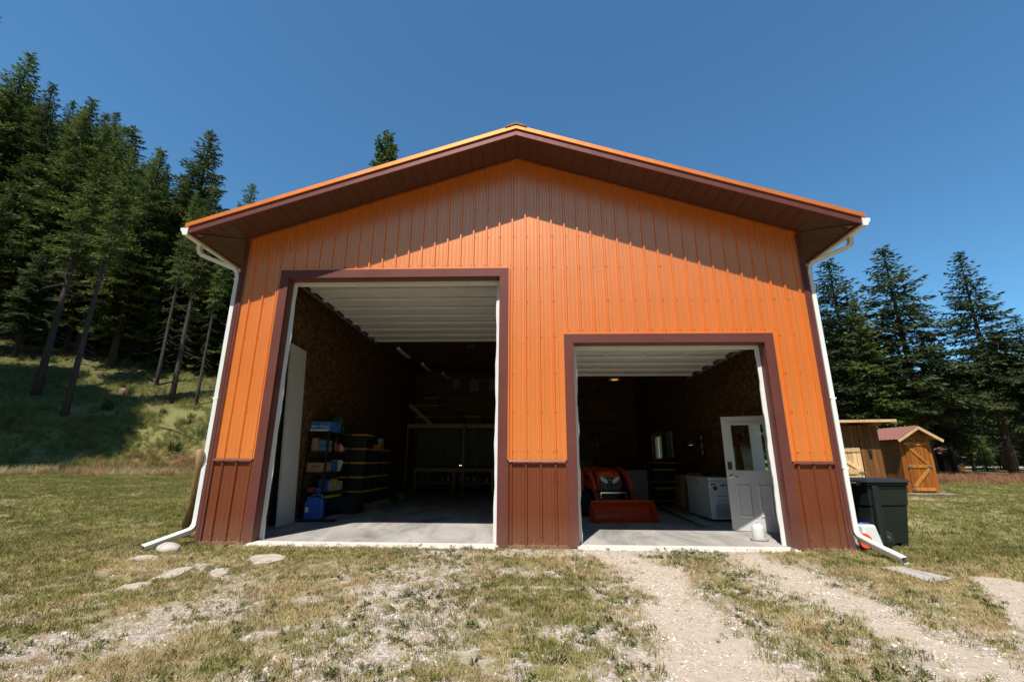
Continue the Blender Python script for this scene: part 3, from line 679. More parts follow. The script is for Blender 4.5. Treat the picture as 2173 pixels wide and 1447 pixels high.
# ---------------- roof, soffit, fascia, gutters
ZF = .105; ZO = .072       # heights of the brown fascia and the orange rake trim above the soffit
def sl(x, dz): return roofz(x)+dz
for s in (-1, 1):
    # roof deck and ribbed steel
    n = int((DEPTH+2*OV)/.2286); vs = []; fs = []; pr = []
    for i in range(n):
        t = -OV+.01+i*.2286; pr += [(t, 0), (t+.09, 0), (t+.103, .019), (t+.125, .019), (t+.138, 0)]
    pr.append((DEPTH+OV, 0))
    for t, d in pr: vs += [(s*.03, t, sl(.03, ZF+.045+d)), (s*(XO+.05), t, sl(XO+.05, ZF+.045+d))]
    for i in range(len(pr)-1): fs.append((2*i, 2*i+1, 2*i+3, 2*i+2))
    b = MB(); b.add(vs, fs); b.build('roof_slope', ROOFORANGE, bld)
    b = MB(); b.prism([(s*.002, sl(0, .03)), (s*XO, sl(XO, .03)), (s*XO, sl(XO, ZF+.04)), (s*.002, sl(0, ZF+.04))], 1, -OV+.03, DEPTH+OV-.03); b.build('roof_deck', LUMBER, bld)
    # rake: brown fascia, orange cap
    b = MB(); b.prism([(s*.0005, sl(0, -.012)), (s*XO, sl(XO, -.012)), (s*XO, sl(XO, ZF)), (s*.0005, sl(0, ZF))], 1, -OV, -OV+.022); b.build('rake_fascia', TRIM, bld)
    b = MB(); b.prism([(s*.0005, sl(0, ZF+.001)), (s*(XO+.055), sl(XO+.055, ZF+.001)), (s*(XO+.055), sl(XO+.055, ZF+ZO)), (s*.0005, sl(0, ZF+ZO))], 1, -OV-.022, -OV+.13); b.build('rake_trim', ROOFORANGE, bld)
    b = MB(); b.prism([(s*.0005, sl(0, ZF+ZO+.004)), (s*.19, sl(.19, ZF+ZO+.004)), (s*.19, sl(.19, ZF+ZO+.03)), (s*.0005, sl(0, ZF+ZO+.055))], 1, -OV-.034, DEPTH+OV); b.build('ridge_cap', SOFFIT, bld)
    # eave fascia
    xa, xb = sorted((s*(XO-.02), s*XO)); B('eave_fascia', TRIM, bld, xa, xb, -OV+.0225, DEPTH+OV-.03, sl(XO, -.012), sl(XO, ZF))
    # soffit boards: rake boards run along y, eave boards along x, mitred at the corner
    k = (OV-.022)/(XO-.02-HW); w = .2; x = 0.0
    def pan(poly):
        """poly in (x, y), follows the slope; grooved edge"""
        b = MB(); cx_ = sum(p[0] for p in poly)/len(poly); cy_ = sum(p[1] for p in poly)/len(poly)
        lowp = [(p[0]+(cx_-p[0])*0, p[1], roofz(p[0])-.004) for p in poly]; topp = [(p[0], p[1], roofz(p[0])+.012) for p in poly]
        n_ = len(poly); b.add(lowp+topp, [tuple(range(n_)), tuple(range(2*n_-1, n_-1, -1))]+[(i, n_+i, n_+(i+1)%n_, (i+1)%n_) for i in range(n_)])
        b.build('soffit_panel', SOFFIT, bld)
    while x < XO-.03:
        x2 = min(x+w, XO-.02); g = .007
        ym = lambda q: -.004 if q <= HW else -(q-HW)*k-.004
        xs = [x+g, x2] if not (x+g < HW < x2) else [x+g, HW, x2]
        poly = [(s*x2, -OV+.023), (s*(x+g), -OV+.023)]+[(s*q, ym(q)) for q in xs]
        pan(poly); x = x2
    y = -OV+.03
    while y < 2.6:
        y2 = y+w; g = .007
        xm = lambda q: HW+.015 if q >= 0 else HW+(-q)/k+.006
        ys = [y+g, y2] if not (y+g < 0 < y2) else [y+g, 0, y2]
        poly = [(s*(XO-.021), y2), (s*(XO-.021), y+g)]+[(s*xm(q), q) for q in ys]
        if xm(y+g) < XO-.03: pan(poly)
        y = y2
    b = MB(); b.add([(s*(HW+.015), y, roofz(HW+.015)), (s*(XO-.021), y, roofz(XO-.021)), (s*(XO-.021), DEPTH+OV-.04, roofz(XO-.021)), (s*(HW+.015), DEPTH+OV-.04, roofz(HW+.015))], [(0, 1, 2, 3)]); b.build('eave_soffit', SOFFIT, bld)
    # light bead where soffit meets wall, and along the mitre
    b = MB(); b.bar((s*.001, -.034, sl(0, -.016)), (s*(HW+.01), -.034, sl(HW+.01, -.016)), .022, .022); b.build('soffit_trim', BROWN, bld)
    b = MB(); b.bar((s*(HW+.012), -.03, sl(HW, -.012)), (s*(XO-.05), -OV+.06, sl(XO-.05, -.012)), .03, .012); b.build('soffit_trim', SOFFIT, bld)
    # gutter with an ogee face, closed ends
    gx_ = XO+.002; gz = sl(XO, 0)-.045
    prof = [(0, .125), (0, 0), (.075, 0), (.085, .03), (.10, .055), (.122, .08), (.125, .125), (.117, .125), (.114, .085), (.09, .06), (.078, .033), (.07, .008), (.007, .008), (.007, .125)]
    g = MB(); ya, yb = -OV-.012, DEPTH+OV
    pts = [(s*(gx_+p[0]), gz+p[1]) for p in prof]
    n_ = len(pts); g.add([(p[0], ya, p[1]) for p in pts]+[(p[0], yb, p[1]) for p in pts], [(i, (i+1)%n_, n_+(i+1)%n_, n_+i) for i in range(n_)])
    outer = pts[:7]
    g.add([(p[0], ya-.001, p[1]) for p in outer], [tuple(range(7))]); g.add([(p[0], yb, p[1]) for p in outer], [tuple(range(7))])
    g.build('gutter', WHITE, bld)
    # downspout: elbows back to the wall, down, then kicked out along the ground
    yo = 0.02; wx = s*(HW+.075)
    path = [(s*(gx_+.06), yo-.28, gz+.005), (s*(gx_+.06), yo-.28, gz-.07)]
    p0 = Vector((s*(gx_+.06), yo-.28, gz-.07)); p3 = Vector((wx, yo, 4.42))
    p1 = p0+Vector((-s*.05, .02, -.10)); p2 = p3+Vector((s*.06, -.03, .075))
    path += [tuple(p0+Vector((-s*.015, .006, -.06))), tuple(p1), tuple(p1+(p2-p1)*.12), tuple(p1+(p2-p1)*.5), tuple(p1+(p2-p1)*.88), tuple(p2), tuple(p3+Vector((s*.015, -.008, .01))), tuple(p3+Vector((0, 0, -.10)))]
    path += [(wx, yo, 2.2), (wx, yo, 1.15), (wx, yo, .33), (wx, yo-.01, .25), (wx, yo-.05, .20), (wx, yo-.11, .175)]
    end = (-5.10, -.74) if s < 0 else (4.90, -.90)
    path += [(wx+(end[0]-wx)*.5, (yo+end[1])/2, .115), (end[0], end[1], .045)]
    sect = [(-.042, -.030), (-.026, -.036), (.026, -.036), (.042, -.030), (.042, .030), (.026, .036), (-.026, .036), (-.042, .030)]
    d = MB(); pv = [Vector(p) for p in path]; vs = []; nS = len(sect); prev = Vector((0, 1, 0))
    for i, p in enumerate(pv):
        dd = (pv[min(i+1, len(pv)-1)]-pv[max(i-1, 0)]).normalized()
        a = (prev-dd*prev.dot(dd)).normalized(); prev = a; c = dd.cross(a)
        for (q, w_) in sect: vs.append(p+a*q+c*w_)
    d.add(vs, [(i*nS+j, i*nS+(j+1)%nS, (i+1)*nS+(j+1)%nS, (i+1)*nS+j) for i in range(len(pv)-1) for j in range(nS)])
    do = d.build('downspout', WHITE, bld)
    st = MB()
    for zz in (4.30, 2.2, 1.15): st.box(wx-.047, wx+.047, yo-.042, yo+.042, zz-.012, zz+.012)
    st.build('joint_band', WHITE, do)
# slab
APR = pm('clean_concrete', (.56, .51, .45), .85, .1, 5, .3, 60)
for d in (D1, D2): b = MB(); b.prism([(-.16, -.06), (-.16, -.006), (-.12, .012), (.06, .0295), (.06, -.06)], 0, d[0]-.03, d[1]+.03); b.build('door_apron', APR, bld)
fl = MB(); fl.prism([(.061, -.06), (.061, .03), (DEPTH-.13, .03), (DEPTH-.13, -.06)], 0, -HW+.2, HW-.2)
fo = fl.build('concrete_floor', CONC); fo['kind'] = 'structure'

# ================================================================== TREES
def fir_mesh(seed, H, base_f, R, dens=1.0, kind=0):
    """returns trunk mesh, crown mesh, dead-branch mesh of one conifer; kind 0 fir, 1 open pine"""
    g = np.random.default_rng(seed); rnd = random.Random(seed)
    tb = MB(); lean = g.normal(0, .006, 2)
    pth = [(lean[0]*H*t**1.5+.03*math.sin(5*t+seed), lean[1]*H*t**1.5, H*t-.5*(t == 0)) for t in np.linspace(0, .98, 9)]
    r0 = .0105*H+.05
    tb.tube(pth, [r0*1.25]+[r0*(1-t)**.85+.012 for t in np.linspace(0, .98, 9)[1:]], 9)
    def axis(h): t = h/H; return np.array([lean[0]*H*t**1.5, lean[1]*H*t**1.5, h])
    hb = base_f*H; nb = int(dens*(H-hb)/(.085 if kind == 0 else .13))
    P0 = []; DIR = []; LEN = []; WID = []
    bt = MB()                                                  # branch wood
    for i in range(nb):
        t = (i+g.random())/nb; h = hb+(H-hb)*t**.92
        prof = (1-t)**.82*(.62+.38*min(1, t*5)) if kind == 0 else (1-t**2.2)*.8+.12
        L = R*prof*g.uniform(.55, 1.12)+.12
        if g.random() < .06: L *= 1.25
        az = i*2.39996+g.normal(0, .35); el = rad((-22+58*t) if kind == 0 else (-5+50*t))+g.normal(0, .10)
        d = np.array([math.cos(az), math.sin(az)]); sd_ = np.array([-d[1], d[0]]); o = axis(h)
        droop = (.20 if kind == 0 else .02)*L*(1-t*.6); tip = .10*L
        def at(s): return o+np.array([*(d*L*s*math.cos(el)), L*s*math.sin(el)-droop*s*s+tip*s**4])
        if L > .9 and i % 2 == 0: bt.tube([tuple(at(s)) for s in (0, .5, .9)], [.012+.007*L, .009+.003*L, .005], 3, cap=False)
        ns = max(3, int(L/.14)); ss = np.linspace(.16 if L > 1 else .05, 1.0, ns)
        for s in ss:
            p = at(s); lat = (.50*L*(1-s)**.7+.10+.04*L)*g.uniform(.6, 1.15)
            for sgn in (-1, 1):
                k = max(1, int(lat/.145))
                fwd = g.uniform(.45, .85)
                td = np.array([*(sd_*sgn*(1-fwd*.5)+d*fwd), g.normal(-.10, .16)]); td /= np.linalg.norm(td)
                for q in range(k):
                    a = p+td*lat*(q/k); P0.append(a); v = td+g.normal(0, .28, 3); DIR.append(v/np.linalg.norm(v))
                    LEN.append(g.uniform(.22, .37)); WID.append(g.uniform(.036, .068) if kind == 0 else g.uniform(.09, .16))
            if s > .9: P0.append(p); DIR.append(np.array([*d, .25])); LEN.append(.35); WID.append(.08)
    for q in range(10):                                        # leader
        h = H*(.955+.0045*q); P0.append(axis(h)); a = q*2.4; DIR.append(np.array([.5*math.cos(a), .5*math.sin(a), .8])); LEN.append(.3); WID.append(.07)
    P0 = np.array(P0); DIR = np.array(DIR); DIR /= np.linalg.norm(DIR, axis=1)[:,None]; LEN = np.array(LEN); WID = np.array(WID); n = len(P0)
    up = np.tile([0, 0, 1.0], (n, 1))+g.normal(0, .55, (n, 3)); sd2 = np.cross(DIR, up); sd2 /= np.linalg.norm(sd2, axis=1)[:,None]+1e-9
    nrm = np.cross(sd2, DIR)
    a = P0-DIR*.03; m1 = P0+DIR*(LEN*.45)[:,None]+sd2*WID[:,None]-nrm*(.02); m2 = P0+DIR*(LEN*.45)[:,None]-sd2*WID[:,None]-nrm*(.02); e = P0+DIR*LEN[:,None]-np.array([0, 0, 1])*(LEN*.12)[:,None]
    co = np.stack([a, m1, e, m2], 1).reshape(-1, 3)
    me = bpy.data.meshes.new('crown'); me.vertices.add(4*n); me.vertices.foreach_set('co', co.ravel())
    me.loops.add(4*n); me.loops.foreach_set('vertex_index', np.arange(4*n)); me.polygons.add(n); me.polygons.foreach_set('loop_start', np.arange(n)*4)
    me.update()
    db = MB(); nd = int(26*base_f/.25)
    for i in range(nd):
        h = H*base_f*(.25+.95*rnd.random()); az = rnd.random()*6.283; L = rnd.uniform(.6, .42*R+.8); o = axis(h)
        pts = [tuple(o+np.array([math.cos(az)*L*s, math.sin(az)*L*s, -.12*L*s-.22*L*s*s])) for s in (0, .5, 1)]
        db.tube(pts, [.016, .010, .004], 3, cap=False)
        for k in range(3):
            s = rnd.uniform(.3, .95); p = np.array(pts[0])*(1-s)+np.array(pts[2])*s; a2 = az+rnd.choice((-1, 1))*rnd.uniform(.5, 1.1); l2 = L*.35*(1.1-s)+.15
            db.tube([tuple(p), tuple(p+np.array([math.cos(a2)*l2, math.sin(a2)*l2, -.3*l2]))], [.006, .003], 3, cap=False)
    return tb.mesh('trunk'), me, bt.mesh('branch'), db.mesh('dead_branches')
PROTO = {}
def proto(key, *a, **k):
    if key not in PROTO:
        tm, cm, bm_, dm = fir_mesh(*a, **k)
        for mm, mt in ((tm, BARK), (cm, NEEDLE_B if key[0] == 'b' else NEEDLE), (bm_, TWIG), (dm, TWIG)): mm.materials.append(mt)
        PROTO[key] = (tm, cm, bm_, dm)
    return PROTO[key]
proto('a1', 11, 24, .17, 3.4, 1.15); proto('a2', 12, 21, .15, 3.5, 1.15); proto('a3', 13, 26, .26, 3.0)
proto('a4', 14, 17, .13, 2.9, 1.15); proto('b1', 15, 17, .27, 3.1, 1.1); proto('b2', 16, 15.5, .22, 3.4, 1.2); proto('p1', 17, 25, .5, 3.0, 1.0, kind=1)
proto('a5', 18, 8, .05, 2.0); proto('a6', 19, 30, .66, 3.8, 1.5)
H0 = dict(a1=24, a2=21, a3=26, a4=17, b1=17, b2=15.5, p1=25, a5=8, a6=30)
def tree(key, x, y, h, label, group, rz=None, name='fir_tree', wide=1.0, z=None):
    tm, cm, bm_, dm = PROTO[key]; s = h/H0[key]
    t = thing(name, label, 'tree', (x, y, (T(x, y) if z is None else z)-.05), random.uniform(0, 6.28) if rz is None else rz, group)
    t.scale = (s*wide, s*wide, s)
    link('trunk', tm, None, t); link('crown', cm, None, t); 
    o = link('branches', bm_, None, t); o['kind'] = 'stuff'
    o = link('dead_branches', dm, None, t); o['kind'] = 'stuff'
    return t
def ptop(px, py, d, key, label, group=None, wide=1.0, name='fir_tree'):
    """a tree whose top is seen at a pixel, standing d metres beyond the camera"""
    p = onY(px, py, CAM[1]+d); tree(key, p[0], p[1], p[2]-T(p[0], p[1])+.05, label, group, name=name, wide=wide)
HG = 'firs standing on the hillside'
ptop(62, 112, 31, 'a1', 'tallest fir on the hillside with a ragged top', wide=1.1)
ptop(130, 190, 32, 'a3', 'tall fir just behind the tallest fir of the hillside', wide=1.1)
ptop(195, 212, 31, 'a2', 'tall pointed fir of the hillside between the tallest and the shorter forest edge')
ptop(290, 278, 31, 'a4', 'pointed fir at the middle of the hillside forest edge', wide=1.15)
ptop(343, 322, 30, 'a2', 'bushy fir beside the pointed one at the hillside edge', wide=1.0)
ptop(452, 284, 33, 'a2', 'broad fir of the hillside standing closest to the workshop roof', wide=1.25)
ptop(537, 392, 40, 'a4', 'small fir top peeking over the left end of the roof')
ptop(828, 285, 46, 'p1', 'open pine top peeking over the left slope of the roof', name='pine_tree', wide=.9)
ptop(20, 190, 30, 'a2', HG and 'dense fir on the near hillside leaning out past the forest edge', None, wide=1.2)
# bodies of the forest edge: lower trees that fill the front, then ranks behind
k = 0
for px, py, d, key in ((70, 330, 24, 'a4'), (150, 400, 25, 'a2'), (235, 330, 27.5, 'a4'), (215, 460, 25, 'b2'), (300, 430, 27, 'a4'), (390, 420, 29, 'a2'), (420, 500, 28, 'b2'), (330, 520, 25.5, 'a4'), (100, 520, 22.5, 'b2'), (10, 420, 21, 'a4'), (470, 470, 30, 'a4'), (500, 560, 31, 'b2'), (-60, 200, 24, 'a1'), (-120, 150, 25, 'a3')):
    ptop(px, py, d+6.0, key, 'dark fir in the dense front rank of the hillside forest', 'firs in the front rank of the hillside', wide=1.05)
hr = random.Random(5)
for row, (d, n) in enumerate(((36, 15), (42, 15), (49, 16), (57, 15))):
    for i in range(n):
        px = -220+i*(830/n)+hr.uniform(-20, 20)
        t_ = ray(px, 800); t_ = t_/t_[1]; q = CAM+t_*(d+hr.uniform(-2, 2))
        top_max = np.interp(px, [-300, 65, 130, 200, 290, 345, 380, 450, 500, 560, 700], [150, 190, 250, 280, 350, 400, 440, 420, 500, 520, 560])
        pt = onY(px, top_max+hr.uniform(10, 90), q[1]); h = min(27, max(8, pt[2]-T(q[0], q[1])))
        tree(hr.choice(['a1', 'a2', 'a3', 'a4']), q[0], q[1], h, 'fir in the deep ranks of the hillside forest', 'firs in the deep ranks of the hillside', wide=hr.uniform(.9, 1.15))
# trees just out of the picture to the left whose shade lies on the bank
for (x, y, h) in ((-26.2, 4.2, 27), (-28.4, 5.8, 29), (-31, 6.6, 29), (-34.5, 8, 29)):
    tree('a6', x, y, h, 'fir beside the lawn whose shade falls on the bank', 'firs beside the lawn', wide=1.2)
proto('a8', 22, 12, .03, 3.0, 1.3)
H0['a8'] = 12
for i in range(34):
    px = -60+i*17+hr.uniform(-6, 6); d = np.interp(px, [0, 440], [34.5, 31.5])+hr.uniform(0, 5); q = CAM+ray(px, 800)/ray(px, 800)[1]*d
    tree('a8', q[0], q[1], hr.uniform(7, 13), 'low-branched young fir in the shade behind the hillside trunks', 'young firs behind the hillside trunks', wide=1.15)
# the wood goes on round the clearing, facing the workshop front
rr2 = random.Random(21)
for i in range(64):
    a = rad(-118+236*(i+.5)/64+rr2.uniform(-2, 2)); R_ = (30, 37)[i % 2]+rr2.uniform(-2.5, 2.5); x, y = R_*math.sin(a)*1.05, -7-R_*math.cos(a)
    if y > -7 and x < 0: x -= 6
    tree(rr2.choice(['a1', 'a2', 'a3', 'b1']), x, y, rr2.uniform(19, 26), 'fir in the wood that faces the front of the workshop', 'firs in the wood facing the workshop', wide=rr2.uniform(1.1, 1.35))
# bare trunks that stand free on the slope
proto('a7', 21, 20, .52, 2.3)
H0['a7'] = 20
def pole_tree(px, py, r0, h, label, leanx=0.0):
    p = ground_at(px, py, 12); t = tree('a7', p[0], p[1], h*1.25, label, None, wide=r0/.26*20/(h*1.25)*1.15); t.rotation_euler = (0, 0, random.uniform(0, .3))
pole_tree(75, 838, .17, 13, 'leaning slender trunk on the shaded slope, its foot in dark litter', .05)
pole_tree(136, 880, .13, 13, 'thin straight trunk standing lowest on the shaded slope', .03)
pole_tree(330, 822, .10, 12, 'reddish thin trunk with bare dead branches on the bank', .04)
pole_tree(362, 856, .13, 12, 'dark trunk with a flared foot at the low end of the bank', .02)
pole_tree(415, 860, .08, 10, 'thinnest bare trunk of the bank, beside the workshop wall', .02)
# right side
def rtree(px, py, d, key, label, wide=1.0, group=None): ptop(px, py, d, key, label, group, wide)
rtree(2028, 541, 30, 'b1', 'tall open fir with a bare trunk standing alone beyond the little outhouse', 1.12)
rtree(1873, 527, 31, 'b2', 'tall fir with drooping layered boughs behind the board shed', 1.2)
rtree(1757, 555, 32, 'b2', 'dense dark fir rising beside the white downspout of the workshop', 1.25)
rtree(1812, 640, 30, 'a4', 'shorter bushy fir between two tall ones behind the board shed', 1.2)
rtree(1955, 700, 35, 'b2', 'bushy fir behind the outhouse roof', 1.1)
rtree(2152, 672, 29, 'b1', 'fir cut by the picture edge beyond the field corner', 1.15)
rtree(2105, 700, 36, 'b2', 'dense fir standing back between two open ones at the field edge', 1.1)
FG = 'firs along the far edge of the field'
fr_ = random.Random(9)
for i in range(44):
    px = 1440+i*20+fr_.uniform(-10, 10); d = fr_.uniform(36, 46) if i % 2 else fr_.uniform(58, 75)
    py = np.interp(px, [1400, 1650, 1690, 1800, 1900, 1960, 2030, 2100, 2300], [760, 760, 680, 690, 730, 770, 750, 740, 720])+fr_.uniform(-30, 60)
    if d > 50: py -= 10
    ptop(px, py, d, fr_.choice(['b2', 'a4', 'b1']), 'dark fir in the wood along the far field edge', FG, fr_.uniform(1.0, 1.3))
for i in range(40):
    px = 1640+i*16+fr_.uniform(-6, 6); d = fr_.uniform(84, 100); q = CAM+ray(px, 960)/ray(px, 960)[1]*d
    tree('a8', q[0], q[1], fr_.uniform(11, 16), 'distant fir in the wood beyond the gravel road', 'distant firs beyond the road', wide=1.25)
for i in range(6):
    px = 1960+i*34+fr_.uniform(-8, 8); p = ground_at(px, 999+fr_.uniform(-4, 3), 12)
    tree('a5', p[0], p[1], fr_.uniform(1.8, 4.5), 'young fir sapling at the edge of the far field', 'saplings at the field edge', wide=.9)

# ================================================================== GRASS, WEEDS, GRAVEL (nobody could count them)
GRASSG = foliage_mat('green_grass', (0.145, 0.145, 0.034), (0.29, 0.275, 0.078), 0.3, .7)
GRASSD = foliage_mat('dry_grass', (0.33, 0.25, 0.115), (0.58, 0.45, 0.24), 0.25, .8, hue_spread=.02)
GRASSR = foliage_mat('red_seed_grass', (0.24, 0.11, 0.06), (0.42, 0.22, 0.12), 0.25, .8, hue_spread=.02)
WEED = foliage_mat('grey_green_weed', (0.13, 0.135, 0.05), (0.24, 0.235, 0.10), 0.2, .7)
def gravel_mat():
    mt, nt, b = new_mat('gravel_stone'); b.inputs['Roughness'].default_value = .8
    oi = N(nt, 'ShaderNodeObjectInfo'); rp = N(nt, 'ShaderNodeValToRGB'); cr = rp.color_ramp
    cr.elements[0].position = 0; cr.elements[0].color = (.26, .22, .18, 1); cr.elements[1].position = 1; cr.elements[1].color = (.70, .62, .53, 1)
    for p, c in ((.3, (.46, .39, .32, 1)), (.55, (.56, .43, .35, 1)), (.75, (.42, .41, .39, 1))): e = cr.elements.new(p); e.color = c
    nt.links.new(oi.outputs['Random'], rp.inputs[0]); nt.links.new(rp.outputs[0], b.inputs['Base Color']); return mt
GRAVEL = gravel_mat()
def tuft(seed, n, h, spread, w, bend, mat, heads=0):
    r_ = random.Random(seed); vs = []; fs = []
    for i in range(n):
        a = r_.uniform(0, 6.283); q = spread*math.sqrt(r_.random()); x, y = q*math.cos(a), q*math.sin(a)
        a2 = r_.uniform(0, 6.283); hh = h*r_.uniform(.45, 1.1); bd = bend*hh*r_.uniform(.3, 1.3); dx, dy = math.cos(a2), math.sin(a2); ww = w*r_.uniform(.7, 1.2)
        px_, py_ = -dy*ww, dx*ww; o = len(vs)
        vs += [(x-px_, y-py_, -.01), (x+px_, y+py_, -.01), (x+dx*bd*.35+px_*.8, y+dy*bd*.35+py_*.8, hh*.6), (x+dx*bd*.35-px_*.8, y+dy*bd*.35-py_*.8, hh*.6), (x+dx*bd, y+dy*bd, hh)]
        fs += [(o, o+1, o+2, o+3), (o+3, o+2, o+4)]
    me = bpy.data.meshes.new('tuft'); me.from_pydata(vs, [], fs); me.materials.append(mat)
    return bpy.data.objects.new('tuft', me)
def weed(seed, n, L, mat):
    r_ = random.Random(seed); vs = []; fs = []
    for i in range(n):
        a = r_.uniform(0, 6.283); el = r_.uniform(.1, 1.1); l = L*r_.uniform(.5, 1.1); w = l*.16; z0 = r_.uniform(0, L*.5); b_ = r_.uniform(0, .35*L)
        d = Vector((math.cos(a)*math.cos(el), math.sin(a)*math.cos(el), math.sin(el))); sd_ = Vector((-math.sin(a), math.cos(a), 0))*w; p = Vector((math.cos(a)*b_, math.sin(a)*b_, z0)); o = len(vs)
        vs += [p, p+d*l*.5+sd_, p+d*l-Vector((0, 0, l*.15)), p+d*l*.5-sd_]; fs.append((o, o+1, o+2, o+3))
    me = bpy.data.meshes.new('weed'); me.from_pydata([tuple(v) for v in vs], [], fs); me.materials.append(mat); return bpy.data.objects.new('weed', me)
def pebble(seed):
    bm = bmesh.new(); bmesh.ops.create_icosphere(bm, subdivisions=1, radius=1)
    r_ = random.Random(seed)
    for v in bm.verts: v.co *= r_.uniform(.75, 1.15); v.co.z *= .6; v.co.x *= 1.2
    me = bpy.data.meshes.new('pebble'); bm.to_mesh(me); bm.free(); me.materials.append(GRAVEL); return bpy.data.objects.new('pebble', me)
def scatter(name, label, protos, pts, scale, tilt=.25, parent=None):
    """one point cloud object whose points carry instances; pts Nx3"""
    col = bpy.data.collections.new(name+'_pieces')
    for p in protos: col.objects.link(p)
    n = len(pts); me = bpy.data.meshes.new(name); me.vertices.add(n); me.vertices.foreach_set('co', np.asarray(pts, np.float32).ravel())
    rot = np.stack([rng.normal(0, tilt, n), rng.normal(0, tilt, n), rng.uniform(0, 6.283, n)], -1).astype(np.float32)
    a = me.attributes.new('rot', 'FLOAT_VECTOR', 'POINT'); a.data.foreach_set('vector', rot.ravel())
    a = me.attributes.new('scl', 'FLOAT', 'POINT'); a.data.foreach_set('value', np.asarray(scale, np.float32))
    a = me.attributes.new('pick', 'INT', 'POINT'); a.data.foreach_set('value', rng.integers(0, len(protos), n).astype(np.int32))
    o = bpy.data.objects.new(name, me); COL.objects.link(o)
    ng = bpy.data.node_groups.new(name, 'GeometryNodeTree')
    ng.interface.new_socket('Geometry', in_out='INPUT', socket_type='NodeSocketGeometry'); ng.interface.new_socket('Geometry', in_out='OUTPUT', socket_type='NodeSocketGeometry')
    gi = ng.nodes.new('NodeGroupInput'); go = ng.nodes.new('NodeGroupOutput'); ci = ng.nodes.new('GeometryNodeCollectionInfo'); ip = ng.nodes.new('GeometryNodeInstanceOnPoints')
    ci.inputs[0].default_value = col; ci.inputs['Separate Children'].default_value = True; ci.inputs['Reset Children'].default_value = True
    def attr(nm, t):
        q = ng.nodes.new('GeometryNodeInputNamedAttribute'); q.data_type = t; q.inputs[0].default_value = nm; return q.outputs[0]
    L = ng.links.new; L(gi.outputs[0], ip.inputs['Points']); L(ci.outputs[0], ip.inputs['Instance']); ip.inputs['Pick Instance'].default_value = True
    L(attr('pick', 'INT'), ip.inputs['Instance Index']); e2r = ng.nodes.new('FunctionNodeEulerToRotation'); L(attr('rot', 'FLOAT_VECTOR'), e2r.inputs[0]); L(e2r.outputs[0], ip.inputs['Rotation'])
    L(attr('scl', 'FLOAT'), ip.inputs['Scale']); L(ip.outputs[0], go.inputs[0])
    md = o.modifiers.new('scatter', 'NODES'); md.node_group = ng
    tag(o, label, None, None, 'stuff'); o['category'] = name.split('_')[-1]
    return o
def cloud(n, x0, x1, y0, y1):
    x = rng.uniform(x0, x1, n); y = rng.uniform(y0, y1, n)
    ok = ~((np.abs(x) < HW+.03) & (y > -.10) & (y < DEPTH)); return x[ok], y[ok]
STONE_PX = [[(526,1187),(545,1179),(580,1177),(607,1181),(600,1190),(570,1197),(535,1199)], [(320,1229),(360,1212),(395,1203),(418,1201),(400,1212),(370,1226),(335,1232)], [(440,1216),(462,1208),(486,1206),(487,1214),(468,1226),(452,1227)],
    [(242,1250),(262,1239),(300,1233),(334,1233),(318,1242),(280,1247),(258,1253)], [(268,1186),(300,1178),(340,1180),(330,1188),(290,1191)], [(1870,1205),(1915,1203),(2022,1229),(1975,1237)]]
STONES_XY = [np.array([onZ(a, b, -.02)[:2] for a, b in o]) for o in STONE_PX]
def off_stone(x, y):
    out = np.ones(len(x), bool)
    for pg_ in STONES_XY:
        pg_ = pg_.mean(0)+(pg_-pg_.mean(0))*.86; ins = np.zeros(len(x), bool); n = len(pg_)
        for i in range(n):
            (x1, y1), (x2, y2) = pg_[i], pg_[(i+1) % n]
            ins ^= ((y1 > y) != (y2 > y)) & (x < (x2-x1)*(y-y1)/(y2-y1+1e-12)+x1)
        out &= ~ins
    return out
def in_view(x, y, z, m=60):
    v = np.stack([x, y, z], -1)-CAM; q = v@BF; u = IMG_W/2+F_PX*(v@BR)/q; w = IMG_H/2-F_PX*(v@BU)/q
    return (q > .3) & (u > -m) & (u < IMG_W+m) & (w < IMG_H+m)
def keep(x, y, p):
    k = (rng.random(len(x)) < p) & off_stone(x, y); x, y = x[k], y[k]; z = terrain(x, y); k = in_view(x, y, z); return x[k], y[k], z[k]
tg = [tuft(i, 18, .040, .055, .0026, .8, GRASSG) for i in range(5)]; td = [tuft(20+i, 16, .042, .055, .0020, 1.1, GRASSD) for i in range(5)]
tall = [tuft(40+i, 22, .30, .10, .004, .5, GRASSG) for i in range(3)]; talld = [tuft(50+i, 20, .34, .10, .003, .5, GRASSD) for i in range(3)]; tr_ = [tuft(60+i, 22, .32, .12, .004, .5, GRASSR) for i in range(3)]
wd_ = [weed(i, 22, .055, WEED) for i in range(4)]; pb = [pebble(i) for i in range(4)]
# near ground in front of the workshop
x, y = cloud(150000, -8.5, 8.5, -4.6, 1.2); bare, gv, gn, rd, fo_ = masks(x, y)
patch = fbm(x*3.3+2, y*3.3+8); pg = (gn*.62+.05)*(1-bare)**1.5*(1-.8*gv)*(.15+.85*sstep(.36, .6, patch*.5+fbm(x*10+6, y*10, 3)*.5))
a = keep(x, y, np.clip(pg*.8, 0, 1)); green_near = a
x, y = cloud(140000, -8.5, 8.5, -4.6, 1.2); bare, gv, gn, rd, fo_ = masks(x, y)
pd = (1-gn*.7)*(1-bare)**1.5*(1-.7*gv)*(.12+.75*sstep(.38, .62, fbm(x*2.7+31, y*2.7+4)*.5+fbm(x*9+8, y*9+2, 3)*.5))
d_ = keep(x, y, np.clip(pd*.8, 0, 1))
scatter('lawn_grass', 'short patchy green grass in front of and beside the workshop', tg, np.stack(a, -1), rng.uniform(.5, 1.15, len(a[0])))
